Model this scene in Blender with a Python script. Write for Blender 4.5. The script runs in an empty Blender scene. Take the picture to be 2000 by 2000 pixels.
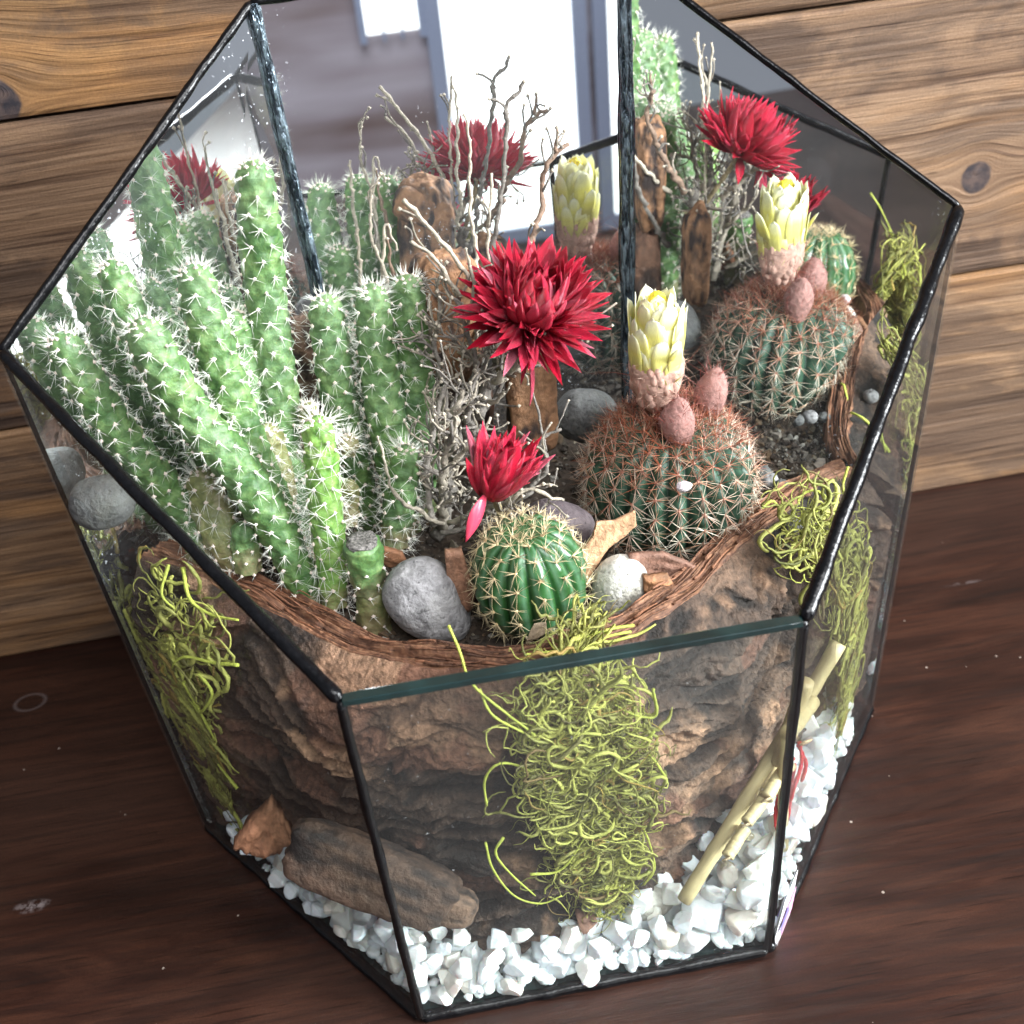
import bpy, bmesh, math, random
import numpy as np
from mathutils import Vector, Matrix

# ------------------------------------------------------------------ camera, world, lights
scene = bpy.context.scene
COL = scene.collection
F_PX = 2219.16
cam_d = bpy.data.cameras.new("camera")
cam_o = bpy.data.objects.new("camera", cam_d)
COL.objects.link(cam_o)
CAM_C = np.array([-0.02120245, -0.21756695, 0.25905806])
YAW, PITCH, ROLL = -0.08603344, 0.94820006, -0.11153605


def rot_m(yaw, pitch, roll):
    cy, sy, cp, sp, cr, sr = math.cos(yaw), math.sin(yaw), math.cos(pitch), math.sin(pitch), math.cos(roll), math.sin(roll)
    Rz = np.array([[cy, -sy, 0], [sy, cy, 0], [0, 0, 1]])
    Rx = np.array([[1, 0, 0], [0, cp, -sp], [0, sp, cp]])
    Rr = np.array([[cr, -sr, 0], [sr, cr, 0], [0, 0, 1]])
    return Rz @ Rx @ Rr


CAM_M = rot_m(YAW, PITCH, ROLL)
m4 = Matrix([list(CAM_M[i]) + [CAM_C[i]] for i in range(3)] + [[0, 0, 0, 1]])
cam_o.matrix_world = m4
cam_d.sensor_width = 36
cam_d.lens = F_PX / 2000 * 36
cam_d.clip_start = 0.01
cam_d.clip_end = 50
cam_d.dof.use_dof = True
cam_d.dof.focus_distance = 0.262
cam_d.dof.aperture_fstop = 25
scene.camera = cam_o

world = bpy.data.worlds.new("World")
scene.world = world
world.use_nodes = True
bg = world.node_tree.nodes["Background"]
bg.inputs[0].default_value = (0.80, 0.86, 1.0, 1)
bg.inputs[1].default_value = 0.19


def area(name, loc, target, size, power, color, spread=180):
    d = bpy.data.lights.new(name, 'AREA')
    d.shape = 'RECTANGLE'
    d.size, d.size_y = size
    d.energy = power
    d.color = color
    d.spread = math.radians(spread)
    o = bpy.data.objects.new(name, d)
    COL.objects.link(o)
    o.location = loc
    o.rotation_euler = (Vector(target) - Vector(loc)).to_track_quat('-Z', 'Y').to_euler()
    return o


area("window_light", (0.96, -0.44, 0.52), (0.02, 0.0, 0.09), (0.46, 0.46), 2.6, (0.93, 0.97, 1.0), 42)
area("overhead_fill", (0.26, -0.60, 0.96), (0.0, 0.0, 0.08), (0.7, 0.5), 10.0, (0.97, 0.98, 1.0))  # soft fill added from above and in front

area("room_wall_fill", (0.0, -1.30, 0.9), (0.0, -2.1, -0.2), (1.2, 0.6), 10.0, (0.90, 0.94, 1.0))  # added lamp, brightens the room wall that the mirrors show

scene.view_settings.view_transform = 'Standard'
scene.view_settings.look = 'None'
scene.view_settings.exposure = 0.68
scene.view_settings.gamma = 1.0
scene.render.engine = 'CYCLES'
scene.cycles.max_bounces = 12
scene.cycles.transparent_max_bounces = 24
scene.cycles.glossy_bounces = 8

rng = np.random.default_rng(7)
random.seed(7)


def ray(px, py):
    """direction through a point of the photograph (1932 px wide reading)"""
    k = 2000 / 1932
    return CAM_M @ np.array([(px * k - 1000) / F_PX, -(py * k - 1000) / F_PX, -1.0])


def at(px, py, y=None, z=None):
    v = ray(px, py)
    t = (y - CAM_C[1]) / v[1] if y is not None else (z - CAM_C[2]) / v[2]
    return CAM_C + v * t


# ------------------------------------------------------------------ noise
def _hash(i, j, k, s):
    n = (i * 374761393 + j * 668265263 + k * 2147483647 + s * 974634777).astype(np.int64)
    n = (n ^ (n >> 13)) * 1274126177
    n = n ^ (n >> 16)
    return (n & 0xffffff) / float(0xffffff)


def vnoise(P, seed=0):
    P = np.asarray(P, float)
    I = np.floor(P).astype(np.int64)
    f = P - I
    u = f * f * (3 - 2 * f)
    r = 0
    for a in (0, 1):
        for b in (0, 1):
            for c in (0, 1):
                w = (u[:, 0] if a else 1 - u[:, 0]) * (u[:, 1] if b else 1 - u[:, 1]) * (u[:, 2] if c else 1 - u[:, 2])
                r = r + w * _hash(I[:, 0] + a, I[:, 1] + b, I[:, 2] + c, seed)
    return r


def fbm(P, oct=4, seed=0, gain=0.5):
    P = np.asarray(P, float)
    r, a, t = 0, 1.0, 0
    for o in range(oct):
        r = r + a * vnoise(P * 2 ** o + 17.3 * o, seed + o)
        t += a
        a *= gain
    return r / t


# ------------------------------------------------------------------ material helpers
class NT:
    def __init__(s, name):
        s.m = bpy.data.materials.new(name)
        s.m.use_nodes = True
        s.t = s.m.node_tree
        s.b = s.t.nodes["Principled BSDF"]
        s.out = s.t.nodes["Material Output"]

    def n(s, typ, **kw):
        nd = s.t.nodes.new(typ)
        for k, v in kw.items():
            if k.startswith('i_'):
                key = k[2:]
                nd.inputs[int(key) if key.isdigit() else key.replace('_', ' ')].default_value = v
            else:
                setattr(nd, k, v)
        return nd

    def l(s, a, b):
        s.t.links.new(a, b)

    def coord(s, scale=(1, 1, 1), loc=(0, 0, 0), rot=(0, 0, 0)):
        tc = s.n('ShaderNodeTexCoord')
        mp = s.n('ShaderNodeMapping')
        mp.inputs['Scale'].default_value = scale
        mp.inputs['Location'].default_value = loc
        mp.inputs['Rotation'].default_value = rot
        s.l(tc.outputs['Object'], mp.inputs['Vector'])
        return mp.outputs[0]

    def noise(s, vec, scale, detail=5, rough=0.55, dist=0.0):
        nd = s.n('ShaderNodeTexNoise')
        nd.inputs['Scale'].default_value = scale
        nd.inputs['Detail'].default_value = detail
        nd.inputs['Roughness'].default_value = rough
        nd.inputs['Distortion'].default_value = dist
        s.l(vec, nd.inputs['Vector'])
        return nd.outputs['Fac']

    def ramp(s, fac, stops):
        nd = s.n('ShaderNodeValToRGB')
        cr = nd.color_ramp
        while len(cr.elements) < len(stops):
            cr.elements.new(0.5)
        for e, (p, c) in zip(cr.elements, stops):
            e.position = p
            e.color = (c[0], c[1], c[2], 1) if not isinstance(c, (int, float)) else (c, c, c, 1)
        s.l(fac, nd.inputs[0])
        return nd.outputs[0]

    def mix(s, fac, a, b, mode='MIX'):
        nd = s.n('ShaderNodeMix', data_type='RGBA', blend_type=mode)
        for sock, v in ((nd.inputs[0], fac), (nd.inputs[6], a), (nd.inputs[7], b)):
            if hasattr(v, 'links') or isinstance(v, bpy.types.NodeSocket):
                s.l(v, sock)
            elif isinstance(v, (int, float)):
                sock.default_value = v
            else:
                sock.default_value = (v[0], v[1], v[2], 1)
        return nd.outputs[2]

    def math(s, op, a, b=0.0, c=0.0, clamp=False):
        nd = s.n('ShaderNodeMath', operation=op)
        nd.use_clamp = clamp
        for sock, v in zip(nd.inputs, (a, b, c)):
            if isinstance(v, bpy.types.NodeSocket):
                s.l(v, sock)
            else:
                sock.default_value = v
        return nd.outputs[0]

    def bump(s, h, strength, dist):
        nd = s.n('ShaderNodeBump')
        nd.inputs['Strength'].default_value = strength
        nd.inputs['Distance'].default_value = dist
        s.l(h, nd.inputs['Height'])
        s.l(nd.outputs[0], s.b.inputs['Normal'])
        return nd

    def set(s, color=None, rough=None, **kw):
        for key, v in (('Base Color', color), ('Roughness', rough)):
            if v is None:
                continue
            if isinstance(v, bpy.types.NodeSocket):
                s.l(v, s.b.inputs[key])
            elif isinstance(v, (int, float)):
                s.b.inputs[key].default_value = v
            else:
                s.b.inputs[key].default_value = (v[0], v[1], v[2], 1)
        for k, v in kw.items():
            s.b.inputs[k.replace('_', ' ')].default_value = v
        return s.m


def mat_plain(name, color, rough=0.5, var=0.25, scale=400, bump=0.0, **kw):
    t = NT(name)
    v = t.coord()
    n = t.noise(v, scale, 4)
    c = t.ramp(n, [(0.3, [x * (1 - var) for x in color]), (0.7, [min(1, x * (1 + var)) for x in color])])
    if bump:
        t.bump(n, 0.6, bump)
    return t.set(c, rough, **kw)


def mat_tint(name, rough=0.5, var=0.2, scale=600, bump=0.0, **kw):
    """colour from the 'tint' attribute, with grain"""
    t = NT(name)
    a = t.n('ShaderNodeAttribute', attribute_name='tint')
    n = t.noise(t.coord(), scale, 5, 0.6)
    f = t.ramp(n, [(0.3, 1 - var), (0.72, 1 + 0.0)])
    c = t.mix(1.0, a.outputs['Color'], f, 'MULTIPLY')
    if bump:
        t.bump(n, 0.8, bump)
    return t.set(c, rough, **kw)


# ------------------------------------------------------------------ mesh helpers
def mesh(name, V, F, mat, smooth=True, tint=None):
    """F: an array of faces (M,k) or a list of such arrays"""
    V = np.asarray(V, np.float32)
    Fs = F if isinstance(F, list) else [F]
    Fs = [np.asarray(f, np.int32) for f in Fs if len(f)]
    me = bpy.data.meshes.new(name)
    me.vertices.add(len(V))
    me.vertices.foreach_set('co', V.ravel())
    idx = np.concatenate([f.ravel() for f in Fs])
    tot = np.concatenate([np.full(len(f), f.shape[1], np.int32) for f in Fs])
    me.loops.add(len(idx))
    me.loops.foreach_set('vertex_index', idx)
    me.polygons.add(len(tot))
    st = np.concatenate([[0], np.cumsum(tot)[:-1]]).astype(np.int32)
    me.polygons.foreach_set('loop_start', st)
    me.polygons.foreach_set('use_smooth', np.full(len(tot), smooth))
    if tint is not None:
        at_ = me.color_attributes.new('tint', 'FLOAT_COLOR', 'POINT')
        c = np.ones((len(V), 4), np.float32)
        c[:, :3] = tint
        at_.data.foreach_set('color', c.ravel())
    me.update(calc_edges=True)
    me.validate()
    if mat:
        me.materials.append(mat)
    return me


def obj(name, me, parent=None, loc=None, kind=None, label=None, cat=None, group=None):
    o = bpy.data.objects.new(name, me)
    COL.objects.link(o)
    if loc is not None:
        o.location = loc
    if parent is not None:
        o.parent = parent
        if 'base' in parent:
            b = parent['base']
            o.matrix_parent_inverse = Matrix.Translation((-b[0], -b[1], -b[2]))
    if kind:
        o['kind'] = kind
    if label:
        o['label'] = label
    if cat:
        o['category'] = cat
    if group:
        o['group'] = group
    return o


def thing(name, label, cat, base, group=None, kind=None):
    o = obj(name, None, None, tuple(float(v) for v in base), kind, label, cat, group)
    o['base'] = [float(v) for v in base]
    o.empty_display_size = 0.01
    return o


def frames(P):
    P = np.asarray(P, float)
    T = np.gradient(P, axis=0)
    T /= np.linalg.norm(T, axis=1)[:, None] + 1e-12
    N = np.zeros_like(P)
    a = np.array([0, 0, 1.0]) if abs(T[0][2]) < 0.9 else np.array([1.0, 0, 0])
    n = np.cross(T[0], a)
    n /= np.linalg.norm(n)
    for i in range(len(P)):
        n = n - T[i] * (n @ T[i])
        n /= np.linalg.norm(n) + 1e-12
        N[i] = n
    return T, N, np.cross(T, N)


def tube(P, r, sides=6, cap=True):
    P = np.asarray(P, float)
    r = np.broadcast_to(r, len(P))
    T, N, B = frames(P)
    a = np.arange(sides) * 2 * math.pi / sides
    V = (P[:, None, :] + r[:, None, None] * (np.cos(a)[None, :, None] * N[:, None, :] + np.sin(a)[None, :, None] * B[:, None, :])).reshape(-1, 3)
    n = len(P)
    i = np.arange(n - 1)[:, None] * sides
    j = np.arange(sides)[None, :]
    k = (j + 1) % sides
    Q = np.stack([i + j, i + k, i + k + sides, i + j + sides], -1).reshape(-1, 4)
    Fs = [Q]
    if cap:
        V = np.vstack([V, P[0], P[-1]])
        c0, c1 = len(V) - 2, len(V) - 1
        jj = np.arange(sides)
        kk = (jj + 1) % sides
        Fs.append(np.vstack([np.stack([kk, jj, np.full(sides, c0)], -1),
                             np.stack([jj + (n - 1) * sides, kk + (n - 1) * sides, np.full(sides, c1)], -1)]))
    return V, Fs


class Acc:
    """collects pieces into one mesh"""
    def __init__(s):
        s.V, s.Q, s.T, s.C, s.n = [], [], [], [], 0

    def add(s, V, Fs, tint=None):
        V = np.asarray(V, float)
        for f in (Fs if isinstance(Fs, list) else [Fs]):
            f = np.asarray(f)
            if len(f):
                (s.Q if f.shape[1] == 4 else s.T).append(f + s.n)
        s.V.append(V)
        s.C.append(np.broadcast_to(np.asarray(tint if tint is not None else (1, 1, 1), float), (len(V), 3)))
        s.n += len(V)

    def mesh(s, name, mat, smooth=True):
        F = []
        if s.Q:
            F.append(np.vstack(s.Q))
        if s.T:
            F.append(np.vstack(s.T))
        return mesh(name, np.vstack(s.V), F, mat, smooth, np.vstack(s.C))


def catmull(P, n):
    P = np.asarray(P, float)
    if len(P) == 2:
        t = np.linspace(0, 1, n)[:, None]
        return P[0] * (1 - t) + P[1] * t
    Q = np.vstack([2 * P[0] - P[1], P, 2 * P[-1] - P[-2]])
    out = []
    for u in np.linspace(0, len(P) - 1 - 1e-9, n):
        i = int(u)
        t = u - i
        a, b, c, d = Q[i:i + 4]
        out.append(0.5 * ((2 * b) + (-a + c) * t + (2 * a - 5 * b + 4 * c - d) * t * t + (-a + 3 * b - 3 * c + d) * t ** 3))
    out = np.array(out)
    L = np.r_[0, np.cumsum(np.linalg.norm(np.diff(out, axis=0), axis=1))]
    u = np.linspace(0, L[-1], n)
    return np.stack([np.interp(u, L, out[:, k]) for k in range(3)], -1)


def cones(P, D, L, R, bend=None, tint=(1, 1, 1), acc=None):
    """thin three-sided spines: arrays of bases, directions, lengths, radii"""
    P = np.asarray(P, float)
    D = np.asarray(D, float)
    D = D / (np.linalg.norm(D, axis=1)[:, None] + 1e-12)
    n = len(P)
    L = np.broadcast_to(L, n)[:, None]
    R = np.broadcast_to(R, n)[:, None]
    A = np.where(np.abs(D[:, 2:3]) < 0.9, np.array([[0, 0, 1.0]]), np.array([[1.0, 0, 0]]))
    U = np.cross(D, A)
    U /= np.linalg.norm(U, axis=1)[:, None]
    W = np.cross(D, U)
    mid = P + D * L * 0.5
    tip = P + D * L
    if bend is not None:
        tip = tip + bend * L
        mid = mid + bend * L * 0.2
    V = np.stack([P + U * R, P + (-0.5 * U + 0.866 * W) * R, P + (-0.5 * U - 0.866 * W) * R,
                  mid + U * R * .7, mid + (-0.5 * U + 0.866 * W) * R * .7, mid + (-0.5 * U - 0.866 * W) * R * .7, tip], 1)
    b = np.arange(n)[:, None] * 7
    Q = np.stack([b + np.array([[a, c, c + 3, a + 3]]) for a, c in ((0, 1), (1, 2), (2, 0))], 1).reshape(-1, 4)
    T = np.stack([b + np.array([[3 + a, 3 + c, 6]]) for a, c in ((0, 1), (1, 2), (2, 0))], 1).reshape(-1, 3)
    tint = np.asarray(tint, float)
    if tint.ndim == 2:
        tint = np.repeat(tint, 7, axis=0)
    acc.add(V.reshape(-1, 3), [Q, T], tint)


def octas(P, R, acc, tint=(1, 1, 1), N=None, flat=1.0):
    P = np.asarray(P, float)
    n = len(P)
    R = np.broadcast_to(R, n)
    D = np.array([[1, 0, 0], [-1, 0, 0], [0, 1, 0], [0, -1, 0], [0, 0, 1], [0, 0, -1.0]])
    V = P[:, None, :] + D[None] * R[:, None, None]
    f = np.array([[0, 2, 4], [2, 1, 4], [1, 3, 4], [3, 0, 4], [2, 0, 5], [1, 2, 5], [3, 1, 5], [0, 3, 5]])
    F = (np.arange(n)[:, None, None] * 6 + f[None]).reshape(-1, 3)
    acc.add(V.reshape(-1, 3), [F], tint)


def ico(sub=3):
    bm = bmesh.new()
    bmesh.ops.create_icosphere(bm, subdivisions=sub, radius=1)
    V = np.array([v.co[:] for v in bm.verts])
    F = np.array([[v.index for v in f.verts] for f in bm.faces])
    bm.free()
    return V, F


ICO = {k: ico(k) for k in (1, 2, 3, 4, 5)}


def lump(size, sub=4, power=2.0, amp=0.1, freq=1.6, seed=0, rot=None, ridged=False):
    V, F = ICO[sub]
    d = V / (np.sum(np.abs(V) ** power, axis=1) ** (1 / power))[:, None]
    n = fbm(V * freq + seed * 3.7, 5, seed) - 0.5
    if ridged:
        n = -np.abs(n) * 1.5
    d = d * (1 + amp * 2 * n)[:, None]
    d = d * np.asarray(size)[None]
    if rot is not None:
        d = d @ np.array(Matrix.Rotation(rot[2], 3, 'Z') @ Matrix.Rotation(rot[1], 3, 'Y') @ Matrix.Rotation(rot[0], 3, 'X')).T
    return d, F


def hull_rock(seed, size, npt=13):
    r = np.random.default_rng(seed)
    P = r.normal(size=(npt, 3))
    P /= np.linalg.norm(P, axis=1)[:, None]
    P *= r.uniform(0.8, 1.1, (npt, 1))
    P *= np.asarray(size)
    bm = bmesh.new()
    for p in P:
        bm.verts.new(p)
    res = bmesh.ops.convex_hull(bm, input=bm.verts)
    loose = [v for v in bm.verts if not v.link_faces]
    bmesh.ops.delete(bm, geom=loose, context='VERTS')
    bmesh.ops.dissolve_limit(bm, angle_limit=0.25, verts=bm.verts, edges=bm.edges)
    bmesh.ops.bevel(bm, geom=list(bm.edges), offset=min(size) * 0.16, segments=2, profile=0.6, affect='EDGES', clamp_overlap=True)
    bmesh.ops.triangulate(bm, faces=bm.faces)
    bmesh.ops.recalc_face_normals(bm, faces=bm.faces)
    V = np.array([v.co[:] for v in bm.verts])
    F = np.array([[v.index for v in f.verts] for f in bm.faces])
    bm.free()
    return V, F


def box(lo, hi, bevel=0.0, seg=2):
    bm = bmesh.new()
    bmesh.ops.create_cube(bm, size=1)
    for v in bm.verts:
        v.co = Vector([lo[i] + (v.co[i] + 0.5) * (hi[i] - lo[i]) for i in range(3)])
    if bevel:
        bmesh.ops.bevel(bm, geom=list(bm.edges), offset=bevel, segments=seg, profile=0.5, affect='EDGES')
    bmesh.ops.triangulate(bm, faces=bm.faces)
    V = np.array([v.co[:] for v in bm.verts])
    F = np.array([[v.index for v in f.verts] for f in bm.faces])
    bm.free()
    return V, F


# ------------------------------------------------------------------ materials
def mat_plank(name, seed, tone, knots, dark=0.0, wavy=0.0):
    t = NT(name)
    tc = t.n('ShaderNodeTexCoord')
    sep = t.n('ShaderNodeSeparateXYZ')
    t.l(tc.outputs['Object'], sep.inputs[0])
    X, Z = sep.outputs[0], sep.outputs[2]
    zw = Z
    kmask = None
    kring = None
    for (kx, kz, r) in knots:
        dx = t.math('MULTIPLY', t.math('SUBTRACT', X, kx), 1.0)
        dz = t.math('SUBTRACT', Z, kz)
        nd = t.n('ShaderNodeVectorMath', operation='LENGTH')
        cb = t.n('ShaderNodeCombineXYZ')
        t.l(dx, cb.inputs[0])
        t.l(dz, cb.inputs[1])
        t.l(cb.outputs[0], nd.inputs[0])
        d = nd.outputs['Value']
        dj = t.math('ADD', d, t.math('MULTIPLY', t.noise(t.coord((1, 1, 1), (seed, 0, 0)), 160, 3), r * 0.35))
        m = t.math('SUBTRACT', 1.0, t.math('SMOOTH_MIN', t.math('DIVIDE', dj, r * 1.25), 1.0, 0.05), clamp=True)
        m = t.ramp(m, [(0.02, 0.0), (0.14, 1.0)])
        kmask = m if kmask is None else t.math('MAXIMUM', kmask, m)
        # grain bends round the knot
        g = t.math('POWER', 2.718, t.math('MULTIPLY', t.math('MULTIPLY', d, d), -1.0 / (9 * r * r)))
        sgn = t.math('DIVIDE', dz, t.math('ADD', d, r * 0.6))
        zw = t.math('SUBTRACT', zw, t.math('MULTIPLY', t.math('MULTIPLY', g, sgn), r * 1.6))
    wn = t.noise(t.coord((5, 5, 16), (seed, seed * 2, 0)), 1.0, 3, 0.5)
    zw = t.math('ADD', zw, t.math('MULTIPLY', t.math('SUBTRACT', wn, 0.5), 0.008 + wavy))
    cb = t.n('ShaderNodeCombineXYZ')
    t.l(t.math('ADD', X, seed * 1.7), cb.inputs[0])
    t.l(zw, cb.inputs[2])
    mp = t.n('ShaderNodeMapping')
    mp.inputs['Scale'].default_value = (9, 1, 330)
    t.l(cb.outputs[0], mp.inputs[0])
    fine = t.noise(mp.outputs[0], 1.0, 5, 0.65)
    mp2 = t.n('ShaderNodeMapping')
    mp2.inputs['Scale'].default_value = (4, 1, 70)
    t.l(cb.outputs[0], mp2.inputs[0])
    mid = t.noise(mp2.outputs[0], 1.0, 4, 0.6, 0.3)
    mp3 = t.n('ShaderNodeMapping')
    mp3.inputs['Scale'].default_value = (3.2, 1, 17)
    t.l(cb.outputs[0], mp3.inputs[0])
    big = t.noise(mp3.outputs[0], 1.0, 4, 0.6, 0.6)
    mp4 = t.n('ShaderNodeMapping')
    mp4.inputs['Scale'].default_value = (22, 1, 900)
    t.l(cb.outputs[0], mp4.inputs[0])
    pores = t.noise(mp4.outputs[0], 1.0, 2, 0.5)
    a, b, c, dk = tone
    mp5 = t.n('ShaderNodeMapping')
    mp5.inputs['Scale'].default_value = (9, 1, 24)
    t.l(cb.outputs[0], mp5.inputs[0])
    stain = t.noise(mp5.outputs[0], 1.0, 6, 0.62, 0.9)
    col = t.ramp(big, [(0.36, a), (0.5, b), (0.64, c)])
    col = t.mix(0.45, col, t.ramp(mid, [(0.38, dk), (0.5, b), (0.62, c)]), 'MIX')
    col = t.mix(t.ramp(stain, [(0.47, 0.0), (0.53, 0.62), (0.72, 0.80)]), col, t.mix(t.ramp(mid, [(0.4, 0.0), (0.6, 1.0)]), (0.065, 0.040, 0.029), (0.125, 0.082, 0.060)))
    org = t.noise(t.coord((5, 1, 30), (seed * 5, 0, 1)), 1.0, 5, 0.65, 0.5)
    col = t.mix(t.ramp(org, [(0.56, 0.0), (0.68, 0.7)]), col, (0.44, 0.225, 0.085))
    col = t.mix(1.0, col, t.ramp(fine, [(0.34, (0.50, 0.46, 0.44)), (0.50, (0.92, 0.92, 0.92)), (0.66, (1.12, 1.1, 1.05))]), 'MULTIPLY')
    mp6 = t.n('ShaderNodeMapping')
    mp6.inputs['Scale'].default_value = (45, 1, 700)
    t.l(cb.outputs[0], mp6.inputs[0])
    cracks = t.noise(mp6.outputs[0], 1.0, 3, 0.6)
    col = t.mix(1.0, col, t.ramp(pores, [(0.30, (0.42, 0.36, 0.32)), (0.42, (1, 1, 1))]), 'MULTIPLY')
    col = t.mix(1.0, col, t.ramp(cracks, [(0.27, (0.22, 0.18, 0.16)), (0.36, (1, 1, 1))]), 'MULTIPLY')
    sandy = t.noise(t.coord((1, 1, 1)), 1500, 3, 0.7)
    col = t.mix(1.0, col, t.ramp(sandy, [(0.3, 0.78), (0.7, 1.15)]), 'MULTIPLY')
    col = t.mix(1.0, col, (0.66, 0.64, 0.62), 'MULTIPLY')
    if kmask is not None:
        kn = t.noise(t.coord((1, 1, 1), (0, 0, seed)), 260, 4)
        col = t.mix(kmask, col, t.ramp(kn, [(0.35, (0.018, 0.016, 0.020)), (0.65, (0.075, 0.05, 0.042))]))
    h = t.math('ADD', fine, t.math('MULTIPLY', mid, 1.2))
    t.bump(h, 0.85, 0.0016)
    return t.set(col, t.ramp(fine, [(0.3, 0.85), (0.7, 0.60)]), Specular_IOR_Level=0.3)


def mat_table():
    t = NT('dark_stained_wood')
    v = t.coord((7, 46, 1))
    a = t.noise(v, 1.6, 6, 0.68, 1.2)
    v2 = t.coord((16, 420, 1))
    f = t.noise(v2, 1.0, 4, 0.6)
    big = t.noise(t.coord((1, 2.2, 1), (3, 1, 0)), 6.0, 4, 0.6)
    c = t.ramp(a, [(0.32, (0.015, 0.0050, 0.0035)), (0.5, (0.036, 0.0125, 0.008)), (0.68, (0.070, 0.026, 0.015))])
    c = t.mix(t.ramp(big, [(0.42, 0.0), (0.66, 0.55)]), c, (0.080, 0.040, 0.028))
    c = t.mix(1.0, c, t.ramp(f, [(0.35, 0.62), (0.6, 1.05)]), 'MULTIPLY')
    pr_ = t.noise(t.coord((40, 1100, 1)), 1.0, 3, 0.6)
    c = t.mix(1.0, c, t.ramp(pr_, [(0.32, 0.45), (0.42, 1.0)]), 'MULTIPLY')
    gr_ = t.noise(t.coord(), 1700, 3, 0.7)
    c = t.mix(1.0, c, t.ramp(gr_, [(0.3, 0.75), (0.72, 1.2)]), 'MULTIPLY')
    # worn, lighter strip along the front of the board, beyond a scratched line
    tc = t.n('ShaderNodeTexCoord')
    sep = t.n('ShaderNodeSeparateXYZ')
    t.l(tc.outputs['Object'], sep.inputs[0])
    line = t.math('SUBTRACT', t.math('MULTIPLY', sep.outputs[0], 0.235), t.math('ADD', sep.outputs[1], 0.118))
    wob = t.math('MULTIPLY', t.math('SUBTRACT', t.noise(t.coord((1, 1, 1)), 60, 4), 0.5), 0.006)
    line = t.math('ADD', line, wob)
    c = t.mix(1.0, c, (0.66, 0.66, 0.66), 'MULTIPLY')
    worn = t.ramp(t.math('MULTIPLY', line, 40), [(0.0, 0.0), (0.22, 0.75), (0.9, 0.85)])
    c = t.mix(worn, c, t.ramp(t.noise(t.coord((6, 60, 1)), 2.0, 5), [(0.3, (0.045, 0.022, 0.016)), (0.7, (0.10, 0.054, 0.040))]))
    groove = t.math('SUBTRACT', 1.0, t.math('MULTIPLY', t.math('ABSOLUTE', t.math('SUBTRACT', line, 0.001)), 700), clamp=True)
    c = t.mix(t.math('MULTIPLY', groove, 0.55), c, (0.02, 0.009, 0.007))
    # dust specks
    vo = t.n('ShaderNodeTexVoronoi')
    vo.inputs['Scale'].default_value = 115
    t.l(t.coord(), vo.inputs['Vector'])
    sp = t.math('LESS_THAN', vo.outputs['Distance'], t.math('MULTIPLY', t.noise(t.coord(), 35, 3), 0.075))
    c = t.mix(t.math('MULTIPLY', sp, 0.45), c, (0.5, 0.42, 0.36))
    for (mx_, my_, ax_, ay_, ring, st_) in MARKS:
        dx = t.math('DIVIDE', t.math('SUBTRACT', sep.outputs[0], mx_), ax_)
        dy = t.math('DIVIDE', t.math('SUBTRACT', sep.outputs[1], my_), ay_)
        d2 = t.math('SQRT', t.math('ADD', t.math('MULTIPLY', dx, dx), t.math('MULTIPLY', dy, dy)))
        if ring:
            mk = t.math('SUBTRACT', 1.0, t.math('MULTIPLY', t.math('ABSOLUTE', t.math('SUBTRACT', d2, 1.0)), 5.0), clamp=True)
        else:
            mk = t.math('SUBTRACT', 1.0, d2, clamp=True)
            mk = t.math('MULTIPLY', mk, t.ramp(t.noise(t.coord(), 420, 3), [(0.42, 0.0), (0.58, 1.3)]))
        c = t.mix(t.math('MULTIPLY', mk, st_), c, (0.42, 0.36, 0.36))
    t.bump(t.math('ADD', a, t.math('MULTIPLY', f, 0.5)), 0.35, 0.0006)
    return t.set(c, t.ramp(f, [(0.3, 0.46), (0.7, 0.30)]), Specular_IOR_Level=0.40)


def mat_glass():
    t = NT('clear_glass')
    tr = t.n('ShaderNodeBsdfTransparent')
    tr.inputs[0].default_value = (0.965, 0.985, 0.975, 1)
    gl = t.n('ShaderNodeBsdfGlossy')
    gl.inputs['Roughness'].default_value = 0.02
    fr = t.n('ShaderNodeFresnel')
    geo = t.n('ShaderNodeNewGeometry')
    t.l(t.math('SUBTRACT', 1.45, t.math('MULTIPLY', geo.outputs['Backfacing'], 1.45 - 1 / 1.45)), fr.inputs[0])
    mx = t.n('ShaderNodeMixShader')
    t.l(t.math('MULTIPLY', fr.outputs[0], 0.75), mx.inputs[0])
    t.l(tr.outputs[0], mx.inputs[1])
    t.l(gl.outputs[0], mx.inputs[2])
    # a little dust on the panes
    df = t.n('ShaderNodeBsdfDiffuse')
    df.inputs[0].default_value = (0.8, 0.8, 0.8, 1)
    n1 = t.noise(t.coord(), 900, 2, 0.5)
    n2 = t.noise(t.coord((1, 1, 0.4)), 40, 3)
    dust = t.math('ADD', t.math('MULTIPLY', t.ramp(n1, [(0.735, 0.0), (0.77, 0.4)]), t.ramp(n2, [(0.45, 0.0), (0.62, 1.0)])), 0.007)
    m2 = t.n('ShaderNodeMixShader')
    t.l(dust, m2.inputs[0])
    t.l(mx.outputs[0], m2.inputs[1])
    t.l(df.outputs[0], m2.inputs[2])
    t.l(m2.outputs[0], t.out.inputs[0])
    return t.m


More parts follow.
